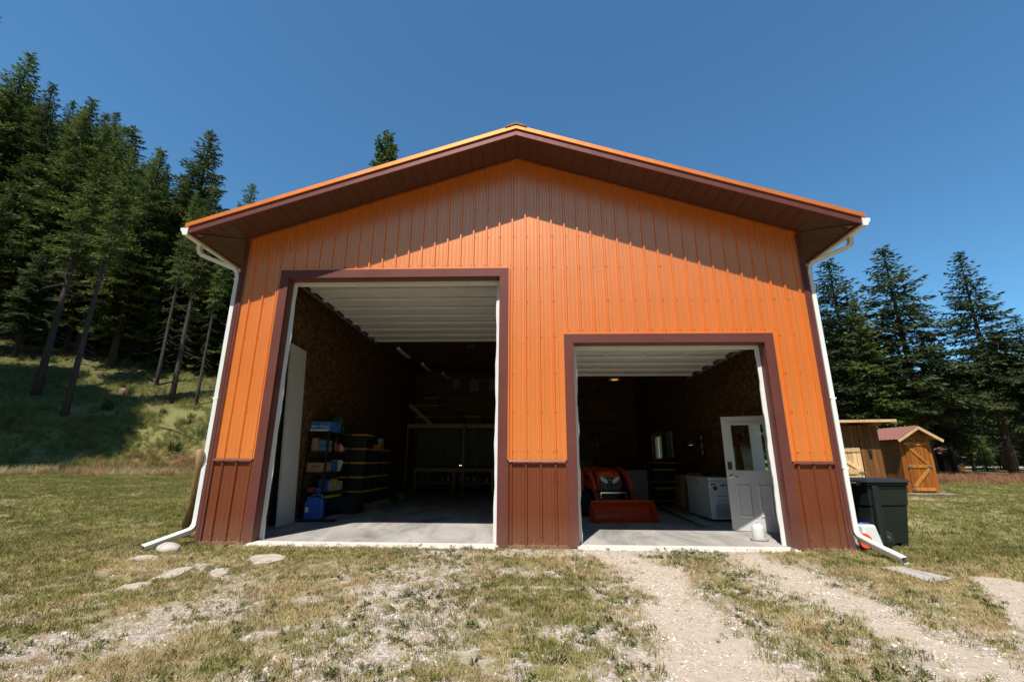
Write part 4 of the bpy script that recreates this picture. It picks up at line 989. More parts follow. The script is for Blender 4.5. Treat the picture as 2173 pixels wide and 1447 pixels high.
scatter('straw_grass', 'dry straw coloured grass growing between the gravel', td, np.stack(d_, -1), rng.uniform(.5, 1.2, len(d_[0])))
x, y = cloud(14000, -7, 7.5, -4.4, .3); bare, gv, gn, rd, fo_ = masks(x, y)
between = sstep(1.2, .5, np.abs(dist_poly(x, y, TRACKS[0])-.75))*sstep(1.5, .8, dist_poly(x, y, TRACKS[1]))
w_ = keep(x, y, np.clip((1-bare)**3*(.14+.75*between+.4*gv)*sstep(.42, .60, fbm(x*3.2+5, y*3.2+77)), 0, 1))
scatter('low_weeds', 'grey green creeping weeds between the wheel tracks and gravel', wd_, np.stack(w_, -1), rng.uniform(.35, 1.0, len(w_[0])))
x, y = cloud(120000, -7.5, 7.5, -4.5, .15); bare, gv, gn, rd, fo_ = masks(x, y)
g_ = keep(x, y, np.clip((gv*1.4-.08)*sstep(.30, .56, fbm(x*4+3, y*4+1))+bare*.16+.03*sstep(.3, -.8, y), 0, 1))
gs_ = np.exp(rng.normal(math.log(.0058), .42, len(g_[0]))); gs_ = np.clip(gs_, .004, .026)
scatter('loose_gravel', 'loose pale gravel stones scattered over the drive', pb, np.stack([g_[0], g_[1], g_[2]+gs_*.2], -1), gs_, .3)
# lawns to both sides and the mown field
def field(n, x0, x1, y0, y1, s, nm, lab, pr, fn, lo=.8, hi=1.3):
    x, y = cloud(n, x0, x1, y0, y1); mks = masks(x, y); q = keep(x, y, np.clip(fn(x, y, *mks), 0, 1))
    scatter(nm, lab, pr, np.stack(q, -1), s*rng.uniform(lo, hi, len(q[0])))
field(70000, -26, -4.9, -3.5, 16, 1.25, 'side_lawn_grass', 'mown green lawn running up to the wooded bank', tg, lambda x, y, b, g, gn, r, f: .4+.6*gn)
field(22000, -26, -4.9, -3.5, 16, 1.25, 'side_lawn_straw', 'dry straw patches in the lawn below the wooded bank', td, lambda x, y, b, g, gn, r, f: .7-.5*gn)
field(80000, 4.9, 42, -3.5, 26, 1.35, 'field_grass', 'mown green field stretching to the wood', tg, lambda x, y, b, g, gn, r, f: (.4+.6*gn)*(1-r)*(1-b))
field(22000, 4.9, 42, -3.5, 26, 1.35, 'field_straw', 'dry straw patches in the mown field', td, lambda x, y, b, g, gn, r, f: (.7-.5*gn)*(1-b))
field(14000, -22, -8, 9, 21, 1.0, 'red_bank_grass', 'reddish seed-head grass along the foot of the bank', tr_, lambda x, y, b, g, gn, r, f: r)
field(7000, 6, 45, 14, 23, 1.0, 'red_field_grass', 'tall reddish dry grass where the field meets the wood', tr_, lambda x, y, b, g, gn, r, f: r)
field(60000, -44, -6, 9, 34, 1.0, 'bank_grass', 'rank green grass on the sunny hillside bank', tall, lambda x, y, b, g, gn, r, f: np.where((x-TOE0[0])*TOEN[0]+(y-TOE0[1])*TOEN[1] > .3, .85, 0)*(1-.75*f)*sstep(.35, .55, fbm(x*.7, y*.7)))
field(2500, -26, -14, 6, 14, 1.0, 'bank_straw', 'pale tall grass at the foot of the shaded bank', talld, lambda x, y, b, g, gn, r, f: np.where((x-TOE0[0])*TOEN[0]+(y-TOE0[1])*TOEN[1] > -1.2, .8, 0)*np.where((x-TOE0[0])*TOEN[0]+(y-TOE0[1])*TOEN[1] < .6, 1, 0))
# tufts that grow against the wall foot
q = []
for xx in np.arange(-4.85, 4.85, .035):
    if zbot(xx) == ZW and rng.random() < .35: q.append((xx, -.06-rng.random()*.1, -.02))
q = np.array(q); scatter('wall_foot_grass', 'thin dry grass stalks at the foot of the wainscot', [tuft(70+i, 7, .13, .03, .002, .6, GRASSD) for i in range(3)], q, rng.uniform(.4, 1.2, len(q)))

# ================================================================== STONES, SLABS, LOG, BIN, WATERERS OUTSIDE
def blob_slab(name, label, cat, outline, th, mat, group=None, seed=0):
    """flat stone from a pixel outline on the ground"""
    pts = [onZ(a, b, -.02)[:2] for a, b in outline]; c = np.mean(pts, 0); r_ = random.Random(seed)
    fine = []
    for i in range(len(pts)):
        a, b = np.array(pts[i]), np.array(pts[(i+1) % len(pts)])
        for k in range(3):
            t = k/3; p = a+(b-a)*t; p = p+(p-c)*r_.uniform(-.04, .04); fine.append(p)
    z = T(*c); n = len(fine); b = MB(); th = th*.6
    vs = [(p[0]-c[0], p[1]-c[1], -.03) for p in fine]+[(p[0]-c[0], p[1]-c[1], th*.7) for p in fine]+[((p[0]-c[0])*.9, (p[1]-c[1])*.9, th+r_.uniform(-.006, .006)) for p in fine]+[(0, 0, th+.002)]
    fs = [(i, (i+1)%n, n+(i+1)%n, n+i) for i in range(n)]+[(n+i, n+(i+1)%n, 2*n+(i+1)%n, 2*n+i) for i in range(n)]+[(2*n+i, 2*n+(i+1)%n, 3*n) for i in range(n)]
    b.add(vs, fs); o = b.build(name, mat, None, (c[0], c[1], z)); tag(o, label, cat, group); return o
SG = 'stepping stones in the grass'
blob_slab('stepping_stone', 'pale flat stepping stone nearest the left door sill', 'stone', [(526,1187),(545,1179),(580,1177),(607,1181),(600,1190),(570,1197),(535,1199)], .035, STONE, SG, 1)
blob_slab('stepping_stone', 'long narrow stepping stone below the left downspout', 'stone', [(320,1229),(360,1212),(395,1203),(418,1201),(400,1212),(370,1226),(335,1232)], .03, STONE, SG, 2)
blob_slab('stepping_stone', 'small rounded stepping stone between two longer ones', 'stone', [(440,1216),(462,1208),(486,1206),(487,1214),(468,1226),(452,1227)], .03, STONE, SG, 3)
blob_slab('stepping_stone', 'flat stepping stone sunk in the grass beside the long narrow one', 'stone', [(242,1250),(262,1239),(300,1233),(334,1233),(318,1242),(280,1247),(258,1253)], .02, STONE, SG, 4)
blob_slab('stepping_stone', 'dirt covered flat stone under the end of the left downspout', 'stone', [(268,1186),(300,1178),(340,1180),(330,1188),(290,1191)], .015, STONE, SG, 5)
blob_slab('splash_slab', 'rectangular concrete slab under the end of the right downspout', 'slab', [(1870,1205),(1915,1203),(2022,1229),(1975,1237)], .03, CONC, None, 6)
bm = bmesh.new(); bmesh.ops.create_icosphere(bm, subdivisions=3, radius=.13)
for v in bm.verts: v.co *= 1+.22*mnoise.noise(v.co*7)+.08*mnoise.noise(v.co*19); v.co.z *= .62; v.co.x *= 1.15
rm = bpy.data.meshes.new('river_rock'); bm.to_mesh(rm); bm.free(); rm.polygons.foreach_set('use_smooth', [True]*len(rm.polygons))
p = onZ(358, 1168, 0); tag(link('river_rock', rm, ROCKM, None, (p[0], p[1]-.02, .03)), 'rounded pale rock propping up the left downspout', 'rock')
# log leaning on the left wall
l0 = onZ(390, 1142, .0); l1 = onX(424, 992, -5.02); ld_ = l1-l0
lg = MB(); lg.tube([tuple(l0-ld_*.02), tuple(l0+ld_*.5+np.array([0, 0, -.01])), tuple(l1), tuple(l1+ld_*.25*np.array([.2, 1, 1]))], [.062, .060, .057, .054], 12)
tag(lg.build('leaning_log', wood('peeled_log', (.26, .155, .06), (.42, .27, .12))), 'peeled round log leaning against the side of the workshop behind the downspout', 'log')
# wheeled bin
GREYHUB = pm('grey_hub', (.10, .10, .10), .5, .1, 5)
bt = thing('wheelie_bin', 'dark green wheeled refuse bin standing beside the workshop wall', 'bin', (5.60, .50, T(5.60, .50)+.005), rad(12))
def frustum(b, w0, d0, w1, d1, z0, z1, oy=0):
    b.add([(-w0/2, -d0/2, z0), (w0/2, -d0/2, z0), (w0/2, d0/2, z0), (-w0/2, d0/2, z0), (-w1/2, -d1/2+oy, z1), (w1/2, -d1/2+oy, z1), (w1/2, d1/2+oy, z1), (-w1/2, d1/2+oy, z1)], [(0,3,2,1),(4,5,6,7),(0,1,5,4),(1,2,6,5),(2,3,7,6),(3,0,4,7)])
b = MB(); frustum(b, .56, .46, .66, .56, .06, .60); frustum(b, .68, .58, .72, .62, .60, .90); frustum(b, .75, .66, .76, .67, .90, .945)
b.box(-.30, -.20, -.345, -.28, .05, .9); b.box(.16, .28, -.23, .23, .0, .07)
bo = b.build('bin_body', BIN, bt); md = bo.modifiers.new('soft', 'BEVEL'); md.width = .018; md.segments = 2
b = MB(); frustum(b, .80, .72, .74, .66, .948, .985); frustum(b, .62, .54, .56, .48, .9855, 1.0); b.box(-.43, -.37, -.26, .26, .93, .975, .012); lo_ = b.build('lid', BLACKPL, bt)
b = MB(); b.tube([(-.47, -.24, .93), (-.47, .24, .93)], .016, 10)
for yy in (-.22, .22): b.box(-.475, -.36, yy-.02, yy+.02, .90, .945)
b.build('handle', BLACKPL, bt)
for yy in (-.31, .31):
    w_ = MB(); w_.M = Matrix.Translation((-.20, yy, .13)) @ Matrix.Rotation(rad(90), 4, 'X')
    w_.lathe([(.05, -.028), (.118, -.028), (.13, -.016), (.13, .016), (.118, .028), (.05, .028)], 20)
    wo_ = w_.build('wheel', TIRE, bt); h_ = MB(); h_.M = w_.M; h_.lathe([(.0, -.02), (.062, -.031), (.062, .031), (.0, .02)], 14, cap=False); h_.build('hub', GREYHUB, wo_)
b = MB(); b.tube([(-.20, -.32, .13), (-.20, .32, .13)], .012, 8); b.build('axle', GALV, bt)
# poultry waterers
WHITEPL = pm('milky_plastic', (.66, .67, .64), .35, .05, 4); BLUEPL = pm('blue_plastic', (.02, .09, .36), .4, .1, 5); REDPL = pm('orange_red_plastic', (.75, .07, .015), .4, .06, 5); GREYPL = pm('grey_plastic', (.36, .34, .33), .5, .1, 6)
def waterer(name, label, loc, base, s=1.0, tray=None):
    t = thing(name, label, 'waterer', loc); t.scale = (s, s, s)
    b = MB(); b.lathe([(.155, .0), (.165, .012), (.165, .055), (.155, .06), (.15, .03), (.10, .028)], 22); b.build('base_dish', base, t)
    b = MB(); b.lathe([(.118, .035), (.122, .06), (.116, .22), (.108, .265), (.085, .295), (.04, .305)], 22); b.build('jug', WHITEPL, t)
    b = MB(); b.tube([(-.07, 0, .29), (-.07, 0, .34), (-.03, 0, .37), (.03, 0, .37), (.07, 0, .34), (.07, 0, .29)], .006, 6)
    b.lathe([(.02, .30), (.022, .325), (.0, .33)], 10, (.06, .03, 0), cap=False); b.build('carry_loop', WHITEPL, t)
    return t
waterer('poultry_waterer', 'small white poultry waterer with a grey tray just inside the right jamb', (3.83, .60, .03), GREYPL, .8)
t = thing('feed_tub', 'white tub with blue base standing between the bin and the right downspout', 'tub', (5.21, .20, T(5.21, .20)+.01), rad(10))
b = MB(); frustum(b, .31, .28, .22, .19, .035, .34); o = b.build('tub_body', WHITEPL, t); md = o.modifiers.new('soft', 'BEVEL'); md.width = .03; md.segments = 3
b = MB(); b.box(-.17, .17, -.15, .15, .0, .033, .01); b.build('tub_base', BLUEPL, t); b = MB(); b.tube([(-.08, 0, .345), (.08, 0, .345)], .018, 8); b.build('tub_handle', BLUEPL, t)
b = MB(); b.M = Matrix.Translation((5.08, .06, .125)) @ Matrix.Rotation(rad(-14), 4, 'Y') @ Matrix.Rotation(rad(80), 4, 'X')
b.lathe([(.0, .0), (.07, .004), (.10, .012), (.105, .03), (.097, .034), (.07, .02), (.0, .018)], 22, cap=False)
tag(b.build('round_dish', REDPL), 'round orange-red plastic dish leaning on the white tub beside the downspout', 'dish')

# ================================================================== SHEDS
def planks(parent, name, mat, x0, x1, z0, z1, y, w, th=.02, axis='x', top=None):
    n = max(1, round((x1-x0)/w)); w = (x1-x0)/n
    for i in range(n):
        a, c = x0+i*w+.004, x0+(i+1)*w-.004; jz = random.uniform(-.006, .006); jy = random.uniform(-.004, .004); m_ = (a+c)/2
        zt = top(m_) if top else z1
        if axis == 'x': B(name, mat, parent, a, c, y-th/2+jy, y+th/2+jy, z0+jz, zt)
        else: B(name, mat, parent, y-th/2+jy, y+th/2+jy, a, c, z0+jz, zt)
def shed_door(parent, x0, x1, z0, z1, y, mat, mat2, w=.14):
    d = bpy.data.objects.new('door', None); COL.objects.link(d); d.parent = parent
    planks(d, 'door_plank', mat, x0, x1, z0, z1, y, w, .022)
    yb = y-.024
    for z in (z0+.09, (z0+z1)/2, z1-.09): B('door_rail', mat2, d, x0+.02, x1-.02, yb-.011, yb+.011, z-.055, z+.055)
    for (a, c) in (((x0+.09, z1-.17), (x1-.09, (z0+z1)/2+.08)), ((x1-.09, (z0+z1)/2-.08), (x0+.09, z0+.17))):
        b = MB(); b.bar((a[0], yb-.002, a[1]), (c[0], yb-.002, c[1]), .02, .10, up=(0, 0, 1)); 
        b = MB(); b.bar((a[0], yb, a[1]), (c[0], yb, c[1]), .10, .022, up=(0, 1, 0)); b.build('door_brace', mat2, d)
    b = MB(); b.box(x1-.16, x1+.03, yb-.028, yb-.0115, (z0+z1)/2-.02, (z0+z1)/2+.02); b.box(x1-.10, x1-.06, yb-.05, yb-.028, (z0+z1)/2-.03, (z0+z1)/2+.03); b.build('latch', GALV, d)
    for z in (z0+.09, (z0+z1)/2, z1-.09):
        b = MB(); b.box(x0-.05, x0+.12, yb-.022, yb-.0115, z-.018, z+.018); b.build('hinge', GALV, d)
REDROOF = metal_siding('dull_red_roofing', (.23, .088, .058), .62)
px_sh = onZ(1950, 1034, .25); 
def ground_thing(px, py, d):
    p = onY(px, py, CAM[1]+d); return p
p = ground_thing(1948, 1036, 17.0); gz_ = T(p[0], p[1])
sh = thing('outhouse', 'small cedar outhouse with red metal gable roof and Z-braced door', 'shed', (p[0], p[1]+.4, gz_), rad(3))
W_, D_, HE, HR = 1.14, 1.20, 1.85, 2.30
B('base_slab', CONC, sh, -W_/2-.25, W_/2+.25, -D_/2-.35, D_/2+.1, -.3, .06)
planks(sh, 'wall_plank', CEDAR, -W_/2, W_/2, .07, HE, -D_/2, .145, top=lambda x: HE+(HR-HE)*(1-abs(x)/(W_/2+.2))-.06)
planks(sh, 'wall_plank', CEDAR, -W_/2, W_/2, .07, HE, D_/2, .145, top=lambda x: HE+(HR-HE)*(1-abs(x)/(W_/2+.2))-.06)
for s in (-1, 1): planks(sh, 'wall_plank', CEDARD if s < 0 else CEDAR, -D_/2+.012, D_/2-.012, .07, HE-.03, s*(W_/2-.012), .145, axis='y')  # left side gets darker wood: its shade is put into the colour
shed_door(sh, -.40, .40, .10, 1.80, -D_/2-.026, CEDAR, wood('light_cedar', (.36, .13, .02), (.55, .23, .045), .5))
for s in (-1, 1):
    n = 9; vs = []; fs = []
    prf = []
    for i in range(n): t_ = -D_/2-.32+(D_+.5)*i/n; prf += [(t_, 0), (t_+.12, 0), (t_+.135, .016), (t_+.155, .016), (t_+.17, 0)]
    ov = .24
    for t_, d in prf: vs += [(0, t_, HR+.02+d), (s*(W_/2+ov), t_, HR+.02-(HR-HE)*(W_/2+ov)/(W_/2+.2)+d)]
    for i in range(len(prf)-1): fs.append((2*i, 2*i+1, 2*i+3, 2*i+2))
    b = MB(); b.add(vs, fs); b.build('roof_sheet', REDROOF, sh)
    for yy in (-D_/2-.30, D_/2+.12):
        b = MB(); b.bar((0, yy, HR-.045), (s*(W_/2+ov-.02), yy, HR-.045-(HR-HE)*(W_/2+ov-.02)/(W_/2+.2)), .025, .10); b.build('rake_board', PINE, sh)
b = MB()
for a in np.linspace(.3, 2.84, 9)[:-1]:
    a2 = a+2.54/8; b.bar((.055*math.cos(a), -D_/2-.02, 2.02-.07*math.sin(a)), (.055*math.cos(a2), -D_/2-.02, 2.02-.07*math.sin(a2)), .012, .015, up=(0, 1, 0))
b.build('horseshoe', BLACK, sh)
# board shed with a lean-to roof
p = ground_thing(1830, 1034, 15.5); gz_ = T(p[0], p[1])
s2 = thing('board_shed', 'taller board-and-batten shed with lean-to roof and pale braced door', 'shed', (p[0]-.25, p[1]+.8, gz_-.05), rad(-12))
W2, D2_, H2 = 2.1, 1.8, 2.30
planks(s2, 'wall_plank', CEDARD, -W2/2, -.45, 0, H2, -D2_/2, .13); planks(s2, 'wall_plank', CEDARD, .49, W2/2, 0, H2, -D2_/2, .13)
planks(s2, 'wall_plank', CEDARD, -.44, .48, 1.62, H2, -D2_/2, .13)
for s in (-1, 1): planks(s2, 'wall_plank', CEDARD, -D2_/2+.015, D2_/2-.015, 0, H2, s*(W2/2-.012), .15, axis='y')
planks(s2, 'wall_plank', CEDARD, -W2/2, W2/2, 0, H2-.2, D2_/2, .2)
shed_door(s2, -.42, .46, .05, 1.60, -D2_/2-.02, PINE, PINE, .13)
b = MB(); b.add([(-W2/2-.25, -D2_/2-.45, H2+.10), (W2/2+.35, -D2_/2-.45, H2+.10), (W2/2+.35, D2_/2+.2, H2-.08), (-W2/2-.25, D2_/2+.2, H2-.08), (-W2/2-.25, -D2_/2-.45, H2+.13), (W2/2+.35, -D2_/2-.45, H2+.13), (W2/2+.35, D2_/2+.2, H2-.05), (-W2/2-.25, D2_/2+.2, H2-.05)], [(0,3,2,1),(4,5,6,7),(0,1,5,4),(1,2,6,5),(2,3,7,6),(3,0,4,7)]); b.build('roof', CEDARD, s2)
B('roof_fascia', PINE, s2, -W2/2-.26, W2/2+.36, -D2_/2-.475, -D2_/2-.452, H2+.06, H2+.14)
for xx in np.linspace(-W2/2-.1, W2/2+.2, 5): B('rafter', CEDAR, s2, xx-.02, xx+.02, -D2_/2-.44, -D2_/2+.02, H2+.02, H2+.09)
b = MB(); b.box(.68, .76, -D2_/2-.09, -D2_/2-.02, 1.36, 1.5, .01); b.tube([(.72, -D2_/2-.05, 1.5), (.72, -D2_/2-.05, 1.56)], .03, 8); b.build('wall_lantern', BLACK, s2)
# far cabin and gravel road seen under the trees
def far_hut(px, py, d, w, h, rz, roofm, label):
    p = onY(px, py, CAM[1]+d); z = T(p[0], p[1]); t = thing('far_cabin', label, 'cabin', (p[0], p[1], z-.1), rz)
    B('wall', CEDARD, t, -w/2, w/2, -w*.35, w*.35, 0, h); b = MB(); b.prism([(-w*.5, h), (w*.5, h), (0, h+w*.22)], 0, -w*.5, w*.5)
    b = MB(); b.prism([(-w*.42, h-.1), (w*.42, h-.1), (0, h+w*.26)], 0, -w*.56, w*.56); b.build('roof', roofm, t); B('door', BLACK, t, -.4, .4, -w*.35-.02, -w*.35-.001, 0, min(1.8, h*.8))
far_hut(1992, 985, 41, 3.0, 1.3, rad(25), REDROOF, 'rust roofed cabin half hidden among the trees behind the outhouse')
far_hut(1866, 985, 40, 3.6, 2.0, rad(-10), flat('dark_roof', (.06, .06, .065)), 'dark roofed cabin glimpsed between the two sheds')
rx = np.linspace(14, 130, 60); rv = []; 
for xx in rx:
    yy = 44+.06*xx; rv += [(xx, yy-3.0, T(xx, yy-3.0)+.05), (xx, yy+3.0, T(xx, yy+3.0)+.06)]
b = MB(); b.add(rv, [(2*i, 2*i+2, 2*i+3, 2*i+1) for i in range(59)]); o = b.build('gravel_road', pm('road_dust', (.44, .36, .29), .95, .12, .6)); o['kind'] = 'structure'

# ================================================================== INSIDE, LEFT BAY
FZ = 0.031
def textmesh(body, size, name, mat, parent, loc, rot, depth=.001, shear=0):
    cu = bpy.data.curves.new(name, 'FONT'); cu.body = body; cu.size = size; cu.align_x = 'CENTER'; cu.extrude = depth; cu.shear = shear
    tmp = bpy.data.objects.new(name, cu); me = bpy.data.meshes.new_from_object(tmp); bpy.data.objects.remove(tmp); bpy.data.curves.remove(cu)
    o = link(name, me, mat, parent, loc); o.rotation_euler = rot; return o
# tall white panel standing against the wall, with wood offcuts beside the jamb
b = MB(); b.M = Matrix.Translation((-4.44, 1.50, FZ)) @ Matrix.Rotation(rad(-3.0), 4, 'Y') @ Matrix.Rotation(rad(4), 4, 'Z'); b.box(-.045, 0, 0, .72, 0, 3.5, .006)
tag(b.build('spare_panel', DOORWHITE), 'tall white spare panel standing on end against the strand-board wall', 'panel')
b = MB(); b.M = Matrix.Translation((-4.18, .36, FZ)) @ Matrix.Rotation(rad(-9), 4, 'Y') @ Matrix.Rotation(rad(20), 4, 'Z'); b.box(-.04, .0, 0, .09, 0, .62, .003)
tag(b.build('lumber_offcut', LUMBERZ), 'short upright lumber offcut leaning beside the left jamb', 'lumber')
b = MB(); b.M = Matrix.Translation((-4.50, .55, FZ)) @ Matrix.Rotation(rad(-6), 4, 'Y'); b.box(-.012, .0, 0, .75, 0, 1.25)
tag(b.build('strand_board_offcut', OSB), 'strand-board offcut leaning on the left wall near the jamb', 'board')
# steel shelf rack
rk = thing('shelf_rack', 'black steel shelf rack full of household goods by the left wall', 'shelf', (-4.45, 3.42, FZ))
RX, RY = .24, .66; LV = (.10, .52, .94, 1.37, 1.80)
for sx in (-1, 1):
    for sy in (-1, 1):
        b = MB(); x0, y0 = sx*RX, sy*RY; b.box(min(x0, x0-sx*.04), max(x0, x0-sx*.04), min(y0, y0-sy*.004), max(y0, y0-sy*.004), 0, 1.83); b.box(min(x0, x0-sx*.004), max(x0, x0-sx*.004), min(y0-sy*.0045, y0-sy*.04), max(y0-sy*.0045, y0-sy*.04), 0, 1.83); b.build('post', BLACK, rk)
for z in LV: B('shelf', BLACK, rk, -RX+.005, RX-.005, -RY+.005, RY-.005, z-.035, z)
RG = 'goods on the steel shelf rack'
def goods(nm, lab, cat, sx, sy, sz, x, y, lv, mat, bev=.01, rz=0, extra=None):
    b = MB(); b.box(-sx/2, sx/2, -sy/2, sy/2, 0, sz, bev); o = b.build(nm, mat, None, (-4.45+x, 3.42+y, FZ+LV[lv]+.002), rz); tag(o, lab, cat); return o
BLUEP = flat('blue_film', (.05, .20, .48), .25); GREENP = pm('green_bottle_film', (.04, .13, .07), .2, .4, 25); TEALP = flat('teal_pack', (.10, .28, .32), .3); WPAPER = flat('white_paper', (.68, .67, .65))
tp = goods('tissue_pack', 'blue film-wrapped pack of bath tissue on the top shelf', 'tissue pack', .46, .62, .22, 0, -.33, 4, BLUEP, .03)
textmesh('Bath Tissue', .085, 'lettering', WPAPER, tp, (0, -.3115, .09), (rad(90), 0, 0), .0005, .25)
for q in (-.14, .0, .14): B('roll_top', WPAPER, tp, q-.06, q+.06, -.29, .29, .221, .224)
B('band', WPAPER, tp, -.22, .22, -.3112, -.3105, .015, .055)
for i, (x, y, z) in enumerate(((.05, .18, 0), (.0, .44, 0), (.02, .25, .21))):
    b = MB(); r_ = random.Random(i)
    for ix in range(3):
        for iy in range(2): b.lathe([(.032, 0), (.034, .13), (.022, .17), (.012, .19), (.012, .205)], 8, (-.08+ix*.075, -.05+iy*.08, 0))
    b.box(-.125, .115, -.095, .085, .005, .12, .02)
    o = b.build('bottle_pack', GREENP, None, (-4.45+x, 3.42+y, FZ+LV[4]+.002+z), r_.uniform(-.2, .2)); tag(o, ('green shrink-wrapped bottle pack beside the tissue on the top shelf', 'green bottle pack at the far end of the top shelf', 'green bottle pack stacked on top of the others on the rack')[i], 'bottle pack')
BREADM = pm('bun_bag', (.42, .24, .11), .35, .3, 30)
goods('snack_pack', 'brown and white snack pack on the second shelf from the top of the rack', 'snack pack', .14, .16, .30, -.10, -.52, 3, BREADM, .03); goods('snack_pack', 'lower teal and tan bag of buns on the rack', 'snack pack', .26, .2, .13, .10, -.50, 3, TEALP, .04)
o = goods('snack_pack', 'upper teal and tan bag of buns lying on the lower one', 'snack pack', .25, .2, .12, .10, -.50, 3, TEALP, .04); o.location.z += .134
for i, (y, c, h, r_) in enumerate(((-.05, (.35, .05, .03), .24, .05), (.08, (.30, .10, .05), .18, .055), (.2, (.55, .52, .48), .2, .045), (.31, (.5, .5, .5), .17, .04), (.42, (.28, .09, .05), .15, .05))):
    b = MB(); b.lathe([(r_, 0), (r_, h*.72), (r_*.6, h*.84), (r_*.6, h)], 14); o = b.build('jar', flat('jar_contents%d' % i, c, .2), None, (-4.30, 3.42+y, FZ+LV[3]+.002)); tag(o, ('tall red labelled jar', 'squat brown jar', 'white capped jar', 'small grey jar', 'smallest brown jar')[i]+' on the second shelf of the rack', 'jar')
cb = goods('cardboard_box', 'brown cardboard carton with red print on the middle shelf of the rack', 'box', .40, .34, .20, .0, -.46, 2, CARD, .004)
for q in ((-.10, .02, .13), (-.06, .12, .155)): B('print', flat('red_print', (.3, .04, .03)), cb, q[0], q[0]+.16, -.1715, -.1705, q[2]-.03, q[2]-.012)
goods('blue_carton', 'bright blue carton on the middle shelf beside leaning papers', 'carton', .20, .16, .24, .10, -.02, 2, flat('blue_card', (.03, .16, .42), .4), .004)
for i in range(3):
    b = MB(); b.M = Matrix.Rotation(rad(-16-5*i), 4, 'X'); b.box(-.11, .11, 0, .022, 0, .27, .002); o = b.build('paper_pad', WPAPER, None, (-4.36, 3.52+i*.06, FZ+LV[2]+.004)); tag(o, 'white paper pad leaning over on the middle shelf of the rack', 'paper', 'paper pads on the middle shelf')
for i, (x, y, sx, sy, sz, c) in enumerate(((-.05, -.55, .16, .12, .10, (.45, .06, .12)), (.12, -.52, .14, .14, .09, (.03, .25, .45)), (.05, -.28, .18, .12, .26, (.03, .10, .30)), (.12, -.12, .12, .1, .22, (.30, .28, .45)), (.14, .05, .16, .1, .25, (.45, .36, .03)), (.15, .2, .14, .08, .12, (.55, .52, .5)), (.12, .38, .2, .03, .2, (.50, .34, .2)))):
    goods('small_carton', ('pink', 'cyan', 'dark blue', 'lilac', 'yellow', 'white', 'tan')[i]+' small carton on the low shelf of the rack', 'carton', sx, sy, sz, x, y, 1, flat('carton%d' % i, c, .4), .004, random.uniform(-.2, .2))
# totes
def tote_proto():
    t = thing('storage_tote', 'black storage tote with yellow lid', 'tote'); b = MB()
    frustum(b, .58, .40, .66, .47, 0, .30); o = b.build('tote_body', BLACKPL, t)
    b = MB(); b.box(-.345, .345, -.25, .25, .301, .335, .008); b.box(-.29, .29, -.20, .20, .3352, .345, .004); b.build('tote_lid', YELLOWPL, t)
    b = MB(); b.box(-.365, -.33, -.08, .08, .24, .30, .008); b.build('tote_grip', BLACKPL, t); b = MB(); b.box(.33, .365, -.08, .08, .24, .30, .008); b.build('tote_grip', BLACKPL, t)
    return t
tp0 = tote_proto(); first = True
def tote(x, y, z, label, group='black and yellow storage totes', rz=0):
    global first
    t = tp0 if first else copy_tree(tp0); first = False
    t.location = (x, y, z); t.rotation_euler = (0, 0, rz); t['label'] = label; t['group'] = group; return t
PAL = thing('pallet', 'wooden pallet under the stacked totes', 'pallet', (-4.28, 5.55, FZ))
for i in range(12): B('deck_board', LUMBER, PAL, -.38, .38, -1.2+i*.2, -1.06+i*.2, .095, .112)
for x in (-.35, 0, .33): B('stringer', LUMBERZ, PAL, x-.02, x+.02, -1.2, 1.15, .0, .094)
TZ = FZ+.113
for c in range(4):
    for k in range(5 if c == 0 else 4):
        lab = ('topmost black tote with yellow lid, on the tall end column of the stack' if (c == 0 and k == 4) else 'black tote with yellow lid in the tall end column of the stack' if c == 0 else 'black tote with yellow lid in the four-high rows of the stack')
        tote(-4.28+random.uniform(-.012, .012), 4.65+c*.53, TZ+k*.347, lab)
tote(-4.40, 3.30, FZ+LV[0]+.002, 'black tote with yellow lid on the bottom shelf of the rack', rz=rad(90))
b = MB(); b.box(-.06, .06, -.1, .1, 0, .30, .02); tag(b.build('paper_sack', flat('pale_green_bag', (.45, .52, .36)), None, (-4.1, 6.0, TZ+4*.347+.002)), 'pale upright paper sack on top of the totes', 'sack')
b = MB(); b.box(-.1, .1, -.16, .16, 0, .12, .03); tag(b.build('orange_bag', flat('orange_bag', (.55, .20, .03)), None, (-4.05, 5.65, TZ+4*.347+.002)), 'orange bag lying on top of the totes', 'bag')
t = thing('lidded_tote', 'all-black tote with a latched lid on the floor beside the rack', 'tote', (-3.98, 3.9, FZ), rad(90)); b = MB(); frustum(b, .56, .36, .66, .44, 0, .34); b.build('tote_body', BLACKPL, t); b = MB(); b.box(-.35, .35, -.24, .24, .341, .375, .01); b.build('tote_lid', BLACK, t)
